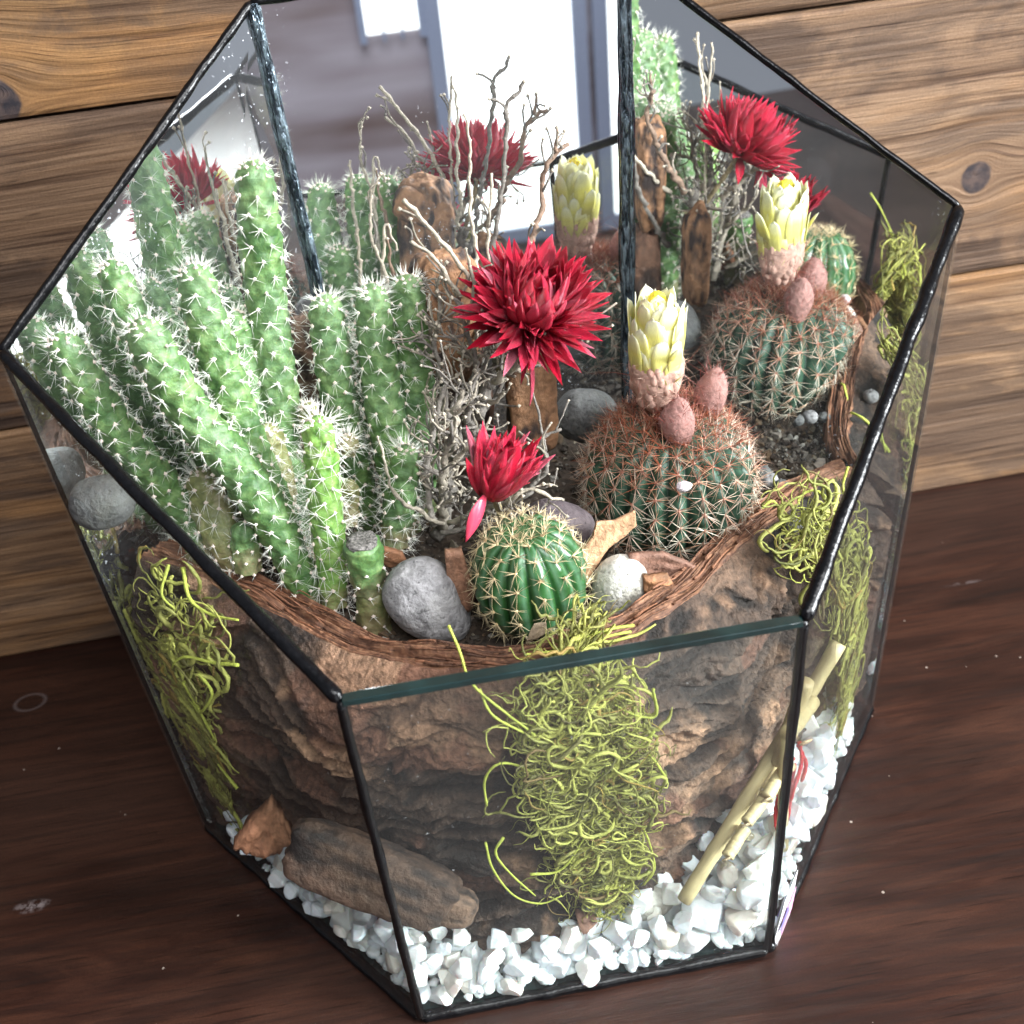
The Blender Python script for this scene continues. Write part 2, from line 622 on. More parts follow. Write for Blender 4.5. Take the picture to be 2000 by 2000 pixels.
def mat_mirror():
    t = NT('mirror_silver')
    gl = t.n('ShaderNodeBsdfGlossy')
    gl.inputs[0].default_value = (0.90, 0.92, 0.92, 1)
    gl.inputs['Roughness'].default_value = 0.0
    df = t.n('ShaderNodeBsdfDiffuse')
    df.inputs[0].default_value = (0.75, 0.78, 0.82, 1)
    n1 = t.noise(t.coord(), 1300, 2, 0.5)
    n2 = t.noise(t.coord((1, 1, 0.35)), 30, 4)
    sp = t.math('MULTIPLY', t.ramp(n1, [(0.66, 0.0), (0.70, 1.0)]), t.ramp(n2, [(0.45, 0.0), (0.7, 1.0)]))
    haze = t.math('MULTIPLY', t.ramp(n2, [(0.3, 0.0), (0.8, 1.0)]), 0.03)
    mx = t.n('ShaderNodeMixShader')
    t.l(t.math('ADD', t.math('ADD', sp, haze), 0.012), mx.inputs[0])
    t.l(gl.outputs[0], mx.inputs[1])
    t.l(df.outputs[0], mx.inputs[2])
    t.l(mx.outputs[0], t.out.inputs[0])
    return t.m


def mat_cactus_green(name, a, b, c, pale=0.35):
    t = NT(name)
    ta = t.n('ShaderNodeAttribute', attribute_name='tint')
    tsp = t.n('ShaderNodeSeparateXYZ')
    t.l(ta.outputs['Color'], tsp.inputs[0])
    n1 = t.noise(t.coord((1, 1, 1)), 210, 4, 0.6, 0.6)
    n2 = t.noise(t.coord((1, 1, 1.5)), 620, 4, 0.6)
    n3 = t.noise(t.coord(), 45, 3)
    col = t.ramp(n1, [(0.35, a), (0.52, b), (0.68, c)])
    col = t.mix(t.ramp(n3, [(0.4, 0.0), (0.65, pale)]), col, (0.19, 0.29, 0.16))
    col = t.mix(1.0, col, t.ramp(n2, [(0.3, 0.72), (0.6, 1.08)]), 'MULTIPLY')
    cork_ = t.math('ADD', t.math('SUBTRACT', 1.0, tsp.outputs[0]), t.math('MULTIPLY', t.math('SUBTRACT', t.noise(t.coord(), 190, 5, 0.7), 0.5), 1.1))
    col = t.mix(t.ramp(cork_, [(0.55, 0.0), (0.85, 0.75)]), col, (0.23, 0.18, 0.10))
    scar = t.noise(t.coord((1, 1, 1), (4, 2, 1)), 330, 5, 0.7)
    col = t.mix(t.ramp(scar, [(0.68, 0.0), (0.74, 0.7)]), col, (0.34, 0.30, 0.18))
    t.bump(t.math('ADD', n2, n1), 0.6, 0.0006)
    return t.set(col, 0.48, Subsurface_Weight=0.12, Subsurface_Scale=0.002)


MARKS = [(*at(57, 1325, z=0)[:2], 0.0050, 0.0038, True, 0.14), (*at(60, 1710, z=0)[:2], 0.0060, 0.0024, False, 0.45),
         (*at(1820, 1100, z=0)[:2], 0.0080, 0.0010, False, 0.15)]
M = {}
M['table'] = mat_table()
M['glass'] = mat_glass()
M['mirror'] = mat_mirror()
M['bead'] = mat_plain('black_caulk', (0.003, 0.003, 0.0035), 0.22, 0.5, 700, 0.0003, Specular_IOR_Level=0.28)
M['glass_edge'] = mat_plain('green_glass_edge', (0.006, 0.018, 0.018), 0.12, 0.5, 120, 0.0002, Specular_IOR_Level=0.8)
M['backing'] = mat_plain('mirror_backing', (0.03, 0.03, 0.032), 0.5)


def mat_silicone():
    t = NT('clear_silicone')
    n = t.noise(t.coord((1, 1, 0.22)), 900, 3, 0.6)
    t.bump(n, 1.0, 0.003)
    c = t.ramp(n, [(0.42, (0.02, 0.03, 0.04)), (0.6, (0.20, 0.26, 0.30))])
    return t.set(c, 0.08, Metallic=0.55)


M['silicone'] = mat_silicone()


def mat_pebble():
    t = NT('white_quartz')
    oi = t.n('ShaderNodeObjectInfo')
    n = t.noise(t.coord(), 300, 5, 0.6)
    n2 = t.noise(t.coord((1, 1, 1)), 900, 3, 0.6)
    base = t.ramp(oi.outputs['Random'], [(0.0, (0.80, 0.82, 0.85)), (0.55, (0.74, 0.78, 0.82)), (0.85, (0.80, 0.78, 0.74)), (1.0, (0.70, 0.62, 0.54))])
    c = t.mix(t.ramp(n, [(0.5, 0.0), (0.75, 0.35)]), base, (0.62, 0.60, 0.57))
    t.bump(t.math('ADD', n, t.math('MULTIPLY', n2, 0.5)), 0.55, 0.0007)
    return t.set(c, 0.42, Subsurface_Weight=0.15, Subsurface_Scale=0.003)


M['pebble'] = mat_pebble()


def mat_stone(name, a, b, spot, scale=260):
    t = NT(name)
    n = t.noise(t.coord(), scale, 6, 0.7)
    n2 = t.noise(t.coord(), 90, 4, 0.6)
    c = t.ramp(n, [(0.35, a), (0.65, b)])
    c = t.mix(t.ramp(n2, [(0.5, 0.0), (0.66, 0.85)]), c, spot)
    pits = t.noise(t.coord(), 800, 3, 0.5)
    c = t.mix(t.ramp(pits, [(0.30, 0.7), (0.38, 0.0)]), c, [x * 0.25 for x in a])
    t.bump(t.math('ADD', n, pits), 0.7, 0.0008)
    return t.set(c, 0.75)


M['stone_grey'] = mat_stone('grey_stone', (0.13, 0.125, 0.125), (0.29, 0.28, 0.28), (0.36, 0.35, 0.34))
M['stone_white'] = mat_stone('white_stone', (0.42, 0.40, 0.35), (0.68, 0.66, 0.60), (0.30, 0.27, 0.22), 420)
M['stone_dark'] = mat_stone('dark_stone', (0.055, 0.055, 0.055), (0.12, 0.12, 0.115), (0.08, 0.08, 0.07))
M['stone_plum'] = mat_stone('plum_stone', (0.055, 0.040, 0.045), (0.11, 0.085, 0.09), (0.07, 0.05, 0.05))
M['bark'] = mat_tint('bark_outer', 0.82, 0.68, 620, 0.0022)
M['bark_torn'] = mat_tint('torn_bark_edge', 0.72, 0.45, 700, 0.0008)
M['cork'] = mat_tint('cork', 0.8, 0.5, 420, 0.0014)
M['soil'] = mat_plain('dark_soil', (0.050, 0.035, 0.024), 0.95, 0.6, 500, 0.0012)
M['grains'] = mat_tint('soil_grains', 0.85, 0.4, 900, 0.0004)
M['stem'] = mat_cactus_green('cactus_skin', (0.042, 0.105, 0.028), (0.088, 0.175, 0.050), (0.175, 0.28, 0.095))
M['stem_lime'] = mat_cactus_green('lime_cactus_skin', (0.085, 0.20, 0.03), (0.17, 0.32, 0.06), (0.28, 0.44, 0.12), 0.15)
M['stem_old'] = mat_cactus_green('old_cactus_skin', (0.11, 0.12, 0.04), (0.18, 0.19, 0.07), (0.28, 0.25, 0.13), 0.1)
M['spine_w'] = mat_tint('pale_spines', 0.45, 0.1, 500)
M['ball_green'] = None
M['twig'] = mat_tint('dry_twig', 0.85, 0.55, 900, 0.0006)
M['moss'] = mat_tint('dyed_moss', 0.7, 0.4, 1500, 0.0003)
M['reed'] = mat_tint('dry_reed', 0.5, 0.22, 260, 0.0002)
M['thread'] = mat_plain('red_thread', (0.50, 0.012, 0.018), 0.7, 0.4, 1500)
M['glue'] = None


def mat_ball(name, a, b, c, rough):
    t = NT(name)
    at_ = t.n('ShaderNodeAttribute', attribute_name='tint')
    sep = t.n('ShaderNodeSeparateXYZ')
    t.l(at_.outputs['Color'], sep.inputs[0])
    n = t.noise(t.coord(), 420, 4, 0.6)
    col = t.ramp(sep.outputs[0], [(0.0, a), (0.35, b), (0.7, c), (1.0, b)])
    col = t.mix(1.0, col, t.ramp(n, [(0.3, 0.75), (0.65, 1.08)]), 'MULTIPLY')
    t.bump(n, 0.3, 0.0003)
    return t.set(col, rough, Subsurface_Weight=0.08, Subsurface_Scale=0.002)


M['ball_green'] = mat_ball('ribbed_cactus_skin', (0.007, 0.036, 0.009), (0.024, 0.092, 0.022), (0.085, 0.18, 0.095), 0.28)
M['ball_brown'] = mat_ball('dark_ribbed_cactus_skin', (0.008, 0.025, 0.014), (0.022, 0.062, 0.036), (0.045, 0.10, 0.06), 0.5)


def mat_red():
    t = NT('papery_red_petal')
    oi = t.n('ShaderNodeObjectInfo')
    tc = t.n('ShaderNodeTexCoord')
    sep = t.n('ShaderNodeSeparateXYZ')
    t.l(tc.outputs['Object'], sep.inputs[0])
    n = t.noise(t.coord((34, 34, 1.6)), 6.0, 4, 0.6)
    base = t.ramp(oi.outputs['Random'], [(0.0, (0.52, 0.006, 0.026)), (0.6, (0.74, 0.016, 0.058)), (0.88, (0.82, 0.055, 0.12)), (1.0, (0.80, 0.24, 0.32))])
    c = t.mix(1.0, base, t.ramp(n, [(0.3, 0.55), (0.65, 1.15)]), 'MULTIPLY')
    c = t.mix(t.ramp(sep.outputs[2], [(0.0, 0.35), (0.35, 0.0)]), c, (0.60, 0.16, 0.15))
    t.bump(n, 0.6, 0.03)
    t.set(c, 0.27, Specular_IOR_Level=0.65)
    tl = t.n('ShaderNodeBsdfTranslucent')
    t.l(c, tl.inputs[0])
    mx = t.n('ShaderNodeMixShader')
    mx.inputs[0].default_value = 0.14
    t.l(t.b.outputs[0], mx.inputs[1])
    t.l(tl.outputs[0], mx.inputs[2])
    t.l(mx.outputs[0], t.out.inputs[0])
    return t.m


def mat_translucent(name, c0, c1, c2, axis=2):
    t = NT(name)
    tc = t.n('ShaderNodeTexCoord')
    sep = t.n('ShaderNodeSeparateXYZ')
    t.l(tc.outputs['Object'], sep.inputs[0])
    n = t.noise(t.coord((20, 20, 2)), 4.0, 4, 0.6)
    c = t.ramp(sep.outputs[axis], [(0.0, c0), (0.55, c1), (0.95, c2)])
    c = t.mix(1.0, c, t.ramp(n, [(0.3, 0.85), (0.6, 1.05)]), 'MULTIPLY')
    t.set(c, 0.4)
    tl = t.n('ShaderNodeBsdfTranslucent')
    t.l(c, tl.inputs[0])
    mx = t.n('ShaderNodeMixShader')
    mx.inputs[0].default_value = 0.3
    t.l(t.b.outputs[0], mx.inputs[1])
    t.l(tl.outputs[0], mx.inputs[2])
    t.l(mx.outputs[0], t.out.inputs[0])
    return t.m


M['red'] = mat_red()
M['yellow'] = mat_translucent('yellow_petal', (0.56, 0.50, 0.20), (0.84, 0.80, 0.24), (0.93, 0.93, 0.76))
M['pink_tube'] = mat_plain('woolly_pink_tube', (0.46, 0.28, 0.22), 0.85, 0.3, 500, 0.0008)
M['bud'] = mat_plain('woolly_pink_bud', (0.27, 0.135, 0.115), 0.8, 0.3, 700, 0.0008)

# ------------------------------------------------------------------ setting: table and plank wall
V, F = box((-1.3, -0.20, -0.03), (1.3, 0.62, 0.0), 0.0)
tb = obj('table', mesh('table', V, F, M['table'], False), kind='structure', label='dark red-brown stained wooden tabletop with scratches', cat='table')

WT = 0.02125
WD = np.array([math.cos(WT), math.sin(WT), 0])
WN = np.array([-math.sin(WT), math.cos(WT), 0])
wall = obj('plank_wall', None, None, tuple(WN * 0.1078), 'structure', 'wall of wide rustic brown wooden planks behind the terrarium', 'wall')
wall.rotation_euler = (0, 0, WT)


def wall_xy(px, py):
    """wall coordinates (along, up) of a point of the photograph"""
    v = ray(px, py)
    t = (0.1078 - CAM_C @ WN) / (v @ WN)
    p = CAM_C + v * t
    return p @ WD, p[2]


kA = wall_xy(1842, 335)
kB = wall_xy(-8, 195)
kC = wall_xy(1500, 130)
TONE_TOP = ((0.22, 0.120, 0.052), (0.32, 0.180, 0.078), (0.44, 0.255, 0.115), (0.12, 0.072, 0.045))
TONE_MID = ((0.17, 0.100, 0.060), (0.28, 0.170, 0.100), (0.40, 0.26, 0.160), (0.11, 0.070, 0.050))
TONE_LOW = ((0.21, 0.120, 0.065), (0.32, 0.190, 0.102), (0.45, 0.285, 0.165), (0.13, 0.085, 0.06))
pl = [(-0.09, -0.0012, TONE_LOW, 2.3, [], 0.01), (0.0004, 0.0879, TONE_LOW, 1.1, [], -0.003),
      (0.0887, 0.1784, TONE_MID, 4.7, [(kA[0], kA[1], 0.0052)], 0.0),
      (0.1792, 0.2700, TONE_TOP, 8.3, [(kB[0], kB[1], 0.0065)], 0.006),
      (0.2716, 0.3600, TONE_MID, 9.9, [], 0.0), (0.3620, 0.45, TONE_TOP, 12.9, [], 0.0)]
for z0, z1, tone, seed, knots, wavy in pl:
    nx, nz = 90, 12
    V, F = box((-0.9, 0, z0), (0.9, 0.022, z1), 0.0014, 2)
    o = obj('plank', mesh('plank', V, F, mat_plank('plank_wood_%d' % int(seed * 10), seed, tone, knots, wavy=wavy), False), wall)

# the room seen in the mirrors: a brown wall with a tall bright window door
tr_ = NT('brown_room_wall')
M['room'] = tr_.set(tr_.ramp(tr_.noise(tr_.coord((0.8, 1, 5)), 2.2, 3, 0.5), [(0.35, (0.20, 0.13, 0.12)), (0.55, (0.42, 0.36, 0.40)), (0.7, (0.55, 0.50, 0.56))]), 0.8)
M['floor'] = mat_plain('room_floor_wood', (0.22, 0.15, 0.12), 0.45, 0.4, 3)
V, F = box((-3, -4.2, -0.80), (3, 0.4, -0.75))
obj('room_floor', mesh('room_floor', V, F, M['floor'], False), kind='structure', label='brown room floor reflected in the mirrors')
V, F = box((-3, -2.10, -0.748), (3, -2.02, 1.8))
obj('room_wall', mesh('room_wall', V, F, M['room'], False), kind='structure', label='brown room wall reflected in the mirrors')


def emis(name, color, s):
    t = NT(name)
    e = t.n('ShaderNodeEmission')
    e.inputs[0].default_value = (*color, 1)
    e.inputs[1].default_value = s
    t.l(e.outputs[0], t.out.inputs[0])
    return t.m


M['daylight'] = emis('window_daylight', (0.93, 0.98, 1.0), 1.8)
M['winframe'] = mat_plain('window_frame_glow_tint', (0.34, 0.40, 0.56), 0.6)  # bluish frame colour imitates the soft glow round the bright panes
SC = (2.0605 + 0.0) / 1.6605


def win(x0, x1, z0, z1, label):
    w = thing('window', label, 'window', ((x0 + x1) / 2, -2.01, z0))
    V, F = box((x0, -2.012, z0), (x1, -2.004, z1))
    obj('pane', mesh('pane', V, F, M['daylight'], False), w)
    a = Acc()
    for lo, hi in (((x0 - .03, -2.018, z0 - .03), (x0 - .0005, -1.995, z1 + .03)), ((x1 + .0005, -2.018, z0 - .03), (x1 + .03, -1.995, z1 + .03)),
                   ((x0, -2.018, z0 - .03), (x1, -1.995, z0 - .0005)), ((x0, -2.018, z1 + .0005), (x1, -1.995, z1 + .03))):
        a.add(*box(lo, hi))
    obj('frame', a.mesh('frame', M['winframe'], False), w)


win(0.150, 0.405, -0.70, 1.2, 'tall bright window strip reflected behind the red flower')
win(0.478, 0.80, -0.70, 1.2, 'bright window strip reflected beside the right mirror seam')
w3 = thing('window', 'small bright three pane window reflected at the top of the middle mirror', 'window', (0.06, -2.01, -0.27))
for x0, x1 in ((0.004, 0.034), (0.040, 0.070), (0.076, 0.106)):
    V, F = box((x0, -2.012, -0.27), (x1, -2.004, 0.4))
    obj('pane', mesh('pane', V, F, M['daylight'], False), w3)
a = Acc()
for x0, x1 in ((-0.010, 0.0035), (0.0345, 0.0395), (0.0705, 0.0755), (0.1065, 0.120)):
    a.add(*box((x0, -2.018, -0.285), (x1, -1.998, 0.41)))
obj('frame', a.mesh('frame', M['winframe'], False), w3)

# ------------------------------------------------------------------ terrarium
P = dict(
    bFL=(-0.04341, -0.06082, 0.0015), bFR=(0.04341, -0.06082, 0.0015), bR=(0.100, 0.01115, 0.0015), bL=(-0.100, 0.01115, 0.0015),
    bBR=(0.03808, 0.06083, 0.0015), bBL=(-0.03808, 0.06083, 0.0015),
    tFL=(-0.04252, -0.06911, 0.1175), tFR=(0.04252, -0.06911, 0.1175), tR=(0.1028, 0.0062, 0.1594), tL=(-0.10431, 0.00920, 0.15736),
    tBR=(0.04249, 0.05997, 0.20849), tBL=(-0.04249, 0.05997, 0.20849))
P = {k: np.array(v) for k, v in P.items()}
terr = thing('glass_terrarium', 'geometric glass terrarium with black seams and three mirrored back panels', 'terrarium', (0, 0, 0))
CEN = np.array([0, 0, 0.09])


def slab(c, th, inward=False, name='pane', mat=None, shrink=0.0006):
    c = np.array(c)
    m = c.mean(0)
    c = c + (m - c) / np.linalg.norm(m - c, axis=1)[:, None] * shrink
    n = np.cross(c[2] - c[0], c[3] - c[1])
    n /= np.linalg.norm(n)
    if (CEN - m) @ n < 0:
        n = -n
    V = np.vstack([c + (n * th * 0.5 if not inward else 0), c - n * (th * 0.5 if not inward else th)])
    F = np.array([[0, 1, 2, 3], [7, 6, 5, 4], [0, 4, 5, 1], [1, 5, 6, 2], [2, 6, 7, 3], [3, 7, 4, 0]])
    me = mesh(name, V, F, mat, False)
    bm = bmesh.new()
    bm.from_mesh(me)
    bmesh.ops.recalc_face_normals(bm, faces=bm.faces)
    bm.to_mesh(me)
    bm.free()
    return me


for q in (('bFL', 'bFR', 'tFR', 'tFL'), ('bL', 'bFL', 'tFL', 'tL'), ('bFR', 'bR', 'tR', 'tFR')):
    obj('glass_pane', slab([P[k] for k in q], 0.0022, False, 'glass_pane', M['glass']), terr)
for q in (('bBL', 'bBR', 'tBR', 'tBL'), ('bL', 'bBL', 'tBL', 'tL'), ('bBR', 'bR', 'tR', 'tBR')):
    obj('mirror_panel', slab([P[k] for k in q], 0.0024, True, 'mirror_panel', M['mirror']), terr)
V = [P[k] * [0.985, 0.985, 0] + [0, 0, z] for z in (0.0004, 0.0014) for k in ('bFL', 'bFR', 'bR', 'bBR', 'bBL', 'bL')]
F4 = np.array([[i, (i + 1) % 6, 6 + (i + 1) % 6, 6 + i] for i in range(6)])
me = bpy.data.meshes.new('base_plate')
me.from_pydata([tuple(v) for v in V], [], [tuple(range(6))[::-1], tuple(range(6, 12))] + [tuple(map(int, f)) for f in F4])
me.materials.append(M['glass_edge'])
obj('base_plate', me, terr)


def bead(a, b, r, mat, name='seam', wob=0.18, n=90, flat=None, seed=0):
    a, b = P[a] if isinstance(a, str) else a, P[b] if isinstance(b, str) else b
    t = np.linspace(0, 1, n)
    pts = a[None] * (1 - t[:, None]) + b[None] * t[:, None]
    pts = pts + (np.stack([fbm(np.stack([t * 14, t * 0, t * 0], -1), 2, seed + k) for k in range(3)], -1) - 0.5) * r * wob * 1.6
    rr = r * (1 + wob * (fbm(np.stack([t * 22, t * 0 + 3, t * 0], -1), 3, seed + 9) - 0.5) * 2)
    rr[0] *= 0.55
    rr[-1] *= 0.55
    V, Fs = tube(pts, rr, 10)
    return obj(name, mesh(name, V, Fs, mat), terr)


bead('tL', 'tFL', 0.00135, M['bead'], seed=1)
bead('tFR', 'tR', 0.00155, M['bead'], seed=2)
bead('tFL', 'bFL', 0.00105, M['bead'], seed=3)
bead('tFR', 'bFR', 0.00105, M['bead'], seed=4)
bead('tL', 'tBL', 0.00110, M['bead'], seed=5)
bead('tR', 'tBR', 0.00085, M['bead'], seed=6)
bead('tL', 'bL', 0.00055, M['bead'], seed=7)
bead('tR', 'bR', 0.00055, M['bead'], seed=8)
for i, (a, b) in enumerate((('bL', 'bFL'), ('bFL', 'bFR'), ('bFR', 'bR'), ('bL', 'bBL'), ('bR', 'bBR'), ('bBL', 'bBR'))):
    bead(a, b, 0.00150, M['bead'], seed=11 + i)
for k, s in (('BL', 1), ('BR', -1)):
    off = (CEN * [1, 1, 0] - P['t' + k] * [1, 1, 0])
    off = off / np.linalg.norm(off) * 0.0012
    bead(P['b' + k] + off, P['t' + k] + off, 0.00125, M['silicone'], 'mirror_seam', 0.35, 160, seed=31 + s)
bead(P['tBL'], P['tBR'], 0.0009, M['bead'], seed=40)
V, F = box((-0.5, -0.5, -0.5), (0.5, 0.5, 0.5), 0.08)
d = P['tFR'] - P['tFL']
Ld = np.linalg.norm(d)
V = V * [Ld - 0.001, 0.0024, 0.0014] + (P['tFL'] + P['tFR']) / 2
obj('rim_edge', mesh('rim_edge', V, F, M['glass_edge'], False), terr)

# small printed sticker low on the right-hand glass
nR = np.cross(P['bR'] - P['bFR'], P['tFR'] - P['bFR'])
nR /= np.linalg.norm(nR)
if nR @ (CEN - P['bFR']) > 0:
    nR = -nR


def on_right(px, py, off=0.0014):
    v = ray(px, py)
    t = ((P['bFR'] - CAM_C) @ nR) / (v @ nR)
    return CAM_C + v * t + nR * off


def poly(pts, off, mat, parent, name, th=0.0001):
    n = len(pts)
    Vt = np.array(pts)
    Vv = np.vstack([Vt, Vt - nR * th])
    me = bpy.data.meshes.new(name)
    me.from_pydata([tuple(v) for v in Vv], [], [tuple(range(n)), tuple(range(n, 2 * n))[::-1]] + [(i, (i + 1) % n, n + (i + 1) % n, n + i) for i in range(n)])
    me.materials.append(mat)
    return obj(name, me, parent)


M['paper'] = mat_plain('sticker_paper', (0.72, 0.70, 0.74), 0.5, 0.1)
M['print_pink'] = mat_plain('sticker_pink_print', (0.55, 0.28, 0.42), 0.5, 0.2)
M['print_blue'] = mat_plain('sticker_violet_print', (0.16, 0.14, 0.38), 0.5, 0.2)
st = poly([on_right(1495, 1638), on_right(1470, 1700), on_right(1452, 1768), on_right(1455, 1786), on_right(1480, 1722)], 0, M['paper'], terr, 'sticker')
st.data.materials[0] = M['paper']
st2 = poly([on_right(1490, 1668, 0.0017), on_right(1464, 1732, 0.0017), on_right(1462, 1760, 0.0017), on_right(1482, 1708, 0.0017)], 0, M['print_pink'], st, 'pink_print')
st3 = poly([on_right(1474, 1704, 0.00195), on_right(1458, 1748, 0.00195), on_right(1458, 1756, 0.00195), on_right(1475, 1712, 0.00195)], 0, M['print_blue'], st, 'violet_print')

# ------------------------------------------------------------------ bark bowl
def glass_planes():
    out = []
    for q in (('bFL', 'bFR', 'tFR'), ('bL', 'bFL', 'tFL'), ('bFR', 'bR', 'tFR'), ('bL', 'bBL', 'tL'), ('bBR', 'bR', 'tR')):
        a_, b_, c_ = (P[k] for k in q)
        nn = np.cross(b_ - a_, c_ - a_)
        nn /= np.linalg.norm(nn)
        if (CEN - a_) @ nn < 0:
            nn = -nn
        out.append((a_, nn))
    return out


GP = glass_planes()


def keep_inside(pts_, m=0.0022):
    pts_ = np.array(pts_)
    for _ in range(2):
        for a_, nn in GP:
            d_ = (pts_ - a_) @ nn
            pts_ = pts_ + nn * np.clip(m - d_, 0, None)[:, None]
    pts_[:, 2] = np.maximum(pts_[:, 2], 0.004)
    return pts_


topc = np.array([(-0.0925, 0.0105, 0.098), (-0.082, 0.006, 0.095), (-0.067, -0.004, 0.091), (-0.045, -0.024, 0.089), (-0.010, -0.042, 0.090), (0.024, -0.034, 0.090),
                 (0.045, -0.018, 0.090), (0.062, -0.003, 0.088), (0.080, 0.010, 0.086), (0.092, 0.014, 0.085)])
botc = np.array([(-0.093, 0.013, 0.004), (-0.079, 0.001, 0.004), (-0.062, -0.018, 0.004), (-0.044, -0.035, 0.004), (-0.020, -0.047, 0.004), (0.004, -0.046, 0.004),
                 (0.028, -0.036, 0.004), (0.050, -0.022, 0.004), (0.074, -0.002, 0.004), (0.094, 0.012, 0.004)])
NU, NV = 620, 230
tc_ = catmull(topc, NU)
bc_ = catmull(botc, NU)
tan = np.gradient(tc_ * .5 + bc_ * .5, axis=0)
nrm = np.stack([tan[:, 1], -tan[:, 0], tan[:, 0] * 0], -1)
nrm /= np.linalg.norm(nrm, axis=1)[:, None]
u = np.linspace(0, 1, NU)
v = np.linspace(0, 1, NV)
UU, VV = np.meshgrid(u, v, indexing='ij')
base = tc_[:, None, :] * (1 - VV[..., None]) + bc_[:, None, :] * VV[..., None]
bulge = np.sin(VV ** 0.6 * math.pi) * (0.0060 + 0.0035 * np.clip((UU - 0.62) * 5, 0, 1))
su, sv = UU.ravel() * 0.24, VV.ravel() * 0.09
warp = fbm(np.stack([su * 30, sv * 45, su * 0], -1), 3, 5) - 0.5
q1 = np.stack([su * 22 + warp * 1.0, sv * 190 + warp * 9, su * 0 + 2], -1)
ridge = 1 - np.abs(fbm(q1, 4, 11) - 0.5) * 2.6
plate = fbm(np.stack([su * 42 + warp * 2, sv * 150 + warp * 3, su * 0], -1), 3, 21)
fine = fbm(np.stack([su * 500, sv * 1100, su * 0], -1), 3, 31)
steps = np.clip((plate - 0.44) * 9, 0, 1)
cr = fbm(np.stack([su * 60 + warp * 3, sv * 400 + warp * 12, su * 0 + 4], -1), 4, 91)
disp = (ridge - 0.5) * 0.0060 + steps * 0.0026 + (fine - 0.5) * 0.0018 - np.clip(0.42 - cr, 0, 1) * 0.016
disp = disp.reshape(NU, NV) * (0.25 + 0.75 * np.clip(VV * 9, 0, 1)) + bulge
disp = disp - 0.002 * (1 - VV) ** 6
Vo = base + nrm[:, None, :] * disp[..., None]
Vo[..., 2] += (fbm(np.stack([su * 60, sv * 0, su * 0], -1), 3, 3).reshape(NU, NV) - 0.5) * 0.0030 * (1 - VV)
Vo = keep_inside(Vo.reshape(-1, 3), 0.0016).reshape(Vo.shape)
dark = np.array([0.020, 0.013, 0.010])
mid = np.array([0.165, 0.115, 0.088])
tan_c = np.array([0.44, 0.285, 0.19])
red_c = np.array([0.25, 0.125, 0.085])
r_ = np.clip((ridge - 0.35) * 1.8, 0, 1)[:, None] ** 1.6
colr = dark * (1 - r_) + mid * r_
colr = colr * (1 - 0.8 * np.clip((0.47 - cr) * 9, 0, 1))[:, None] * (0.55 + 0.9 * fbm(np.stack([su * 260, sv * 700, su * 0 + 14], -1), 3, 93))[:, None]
tn = fbm(np.stack([su * 55, sv * 75, su * 0 + 9], -1), 4, 41)
upl = np.exp(-((UU.ravel() - 0.38) / 0.17) ** 2) * np.clip(1.1 - VV.ravel() * 2.2, 0, 1) * 0.24
m_ = (np.clip((tn + upl - 0.57) * 12, 0, 1) * np.clip(steps + 0.35, 0, 1))[:, None]
tcol = tan_c * (0.7 + 0.5 * fine[:, None])
colr = colr * (1 - m_) + tcol * m_
m2 = (np.clip((fbm(np.stack([su * 70, sv * 110, su * 0 + 19], -1), 3, 51) - 0.62) * 14, 0, 1) * 0.8)[:, None]
colr = colr * (1 - m2) + red_c * m2
colr = colr * (0.60 + 0.40 * m_) * np.array([1.04, 0.92, 0.83])
i = np.arange(NU - 1)[:, None] * NV
j = np.arange(NV - 1)[None]
Q = np.stack([i + j, i + j + 1, i + NV + j + 1, i + NV + j], -1).reshape(-1, 4)
bark = thing('curved_bark_slab', 'long curved slab of rough dark bark standing like a bowl wall behind the front glass', 'bark', (0, -0.04, 0.004))
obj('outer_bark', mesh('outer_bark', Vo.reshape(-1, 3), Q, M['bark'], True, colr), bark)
# torn inner wood: the top strip and the inner face
NW = 56
w = np.linspace(0, 1, NW)
top_edge = Vo[:, 0, :]
UW, WW = np.meshgrid(u, w, indexing='ij')
gw = (fbm(np.stack([UW.ravel() * 7, WW.ravel() * 17, UW.ravel() * 0], -1), 3, 61) - 0.5)
groove = (np.abs(np.sin((WW.ravel() * 9 + gw * 5) * math.pi))) ** 0.6
lift = (groove - 0.6) * 0.0016 + gw * 0.0012
width = 0.0085 + 0.003 * (fbm(np.stack([u * 9, u * 0, u * 0], -1), 3, 71) - 0.5)
kern = np.hanning(61)
kern /= kern.sum()
sm_edge = np.stack([np.convolve(np.pad(top_edge[:, k], 30, mode='edge'), kern, 'valid') for k in range(3)], -1)
fb = np.clip(WW * 5, 0, 1)[..., None]
inner = top_edge[:, None, :] * (1 - fb) + sm_edge[:, None, :] * fb - nrm[:, None, :] * (width[:, None] * WW)[..., None]
inner[..., 2] += lift.reshape(NU, NW) * np.clip(WW * 8, 0, 1) * 1.0 + 0.0010 * np.sin(WW * math.pi * 0.8) + 0.0050 * (fbm(np.stack([UW.ravel() * 16, WW.ravel() * 5, UW.ravel() * 0 + 5], -1), 3, 67) - 0.5).reshape(NU, NW) * np.clip(WW * 6, 0, 1) - 0.010 * np.clip(WW - 0.78, 0, 1) * 4.5
gg = (groove * (0.65 + 0.7 * vnoise(np.stack([UW.ravel() * 240, WW.ravel() * 22, UW.ravel() * 0], -1), 5)))[:, None]
c0, c1, c2 = np.array([0.045, 0.018, 0.011]), np.array([0.20, 0.082, 0.040]), np.array([0.38, 0.19, 0.10])
cw = c0 * (1 - np.clip(gg, 0, 1)) + c1 * np.clip(gg, 0, 1)
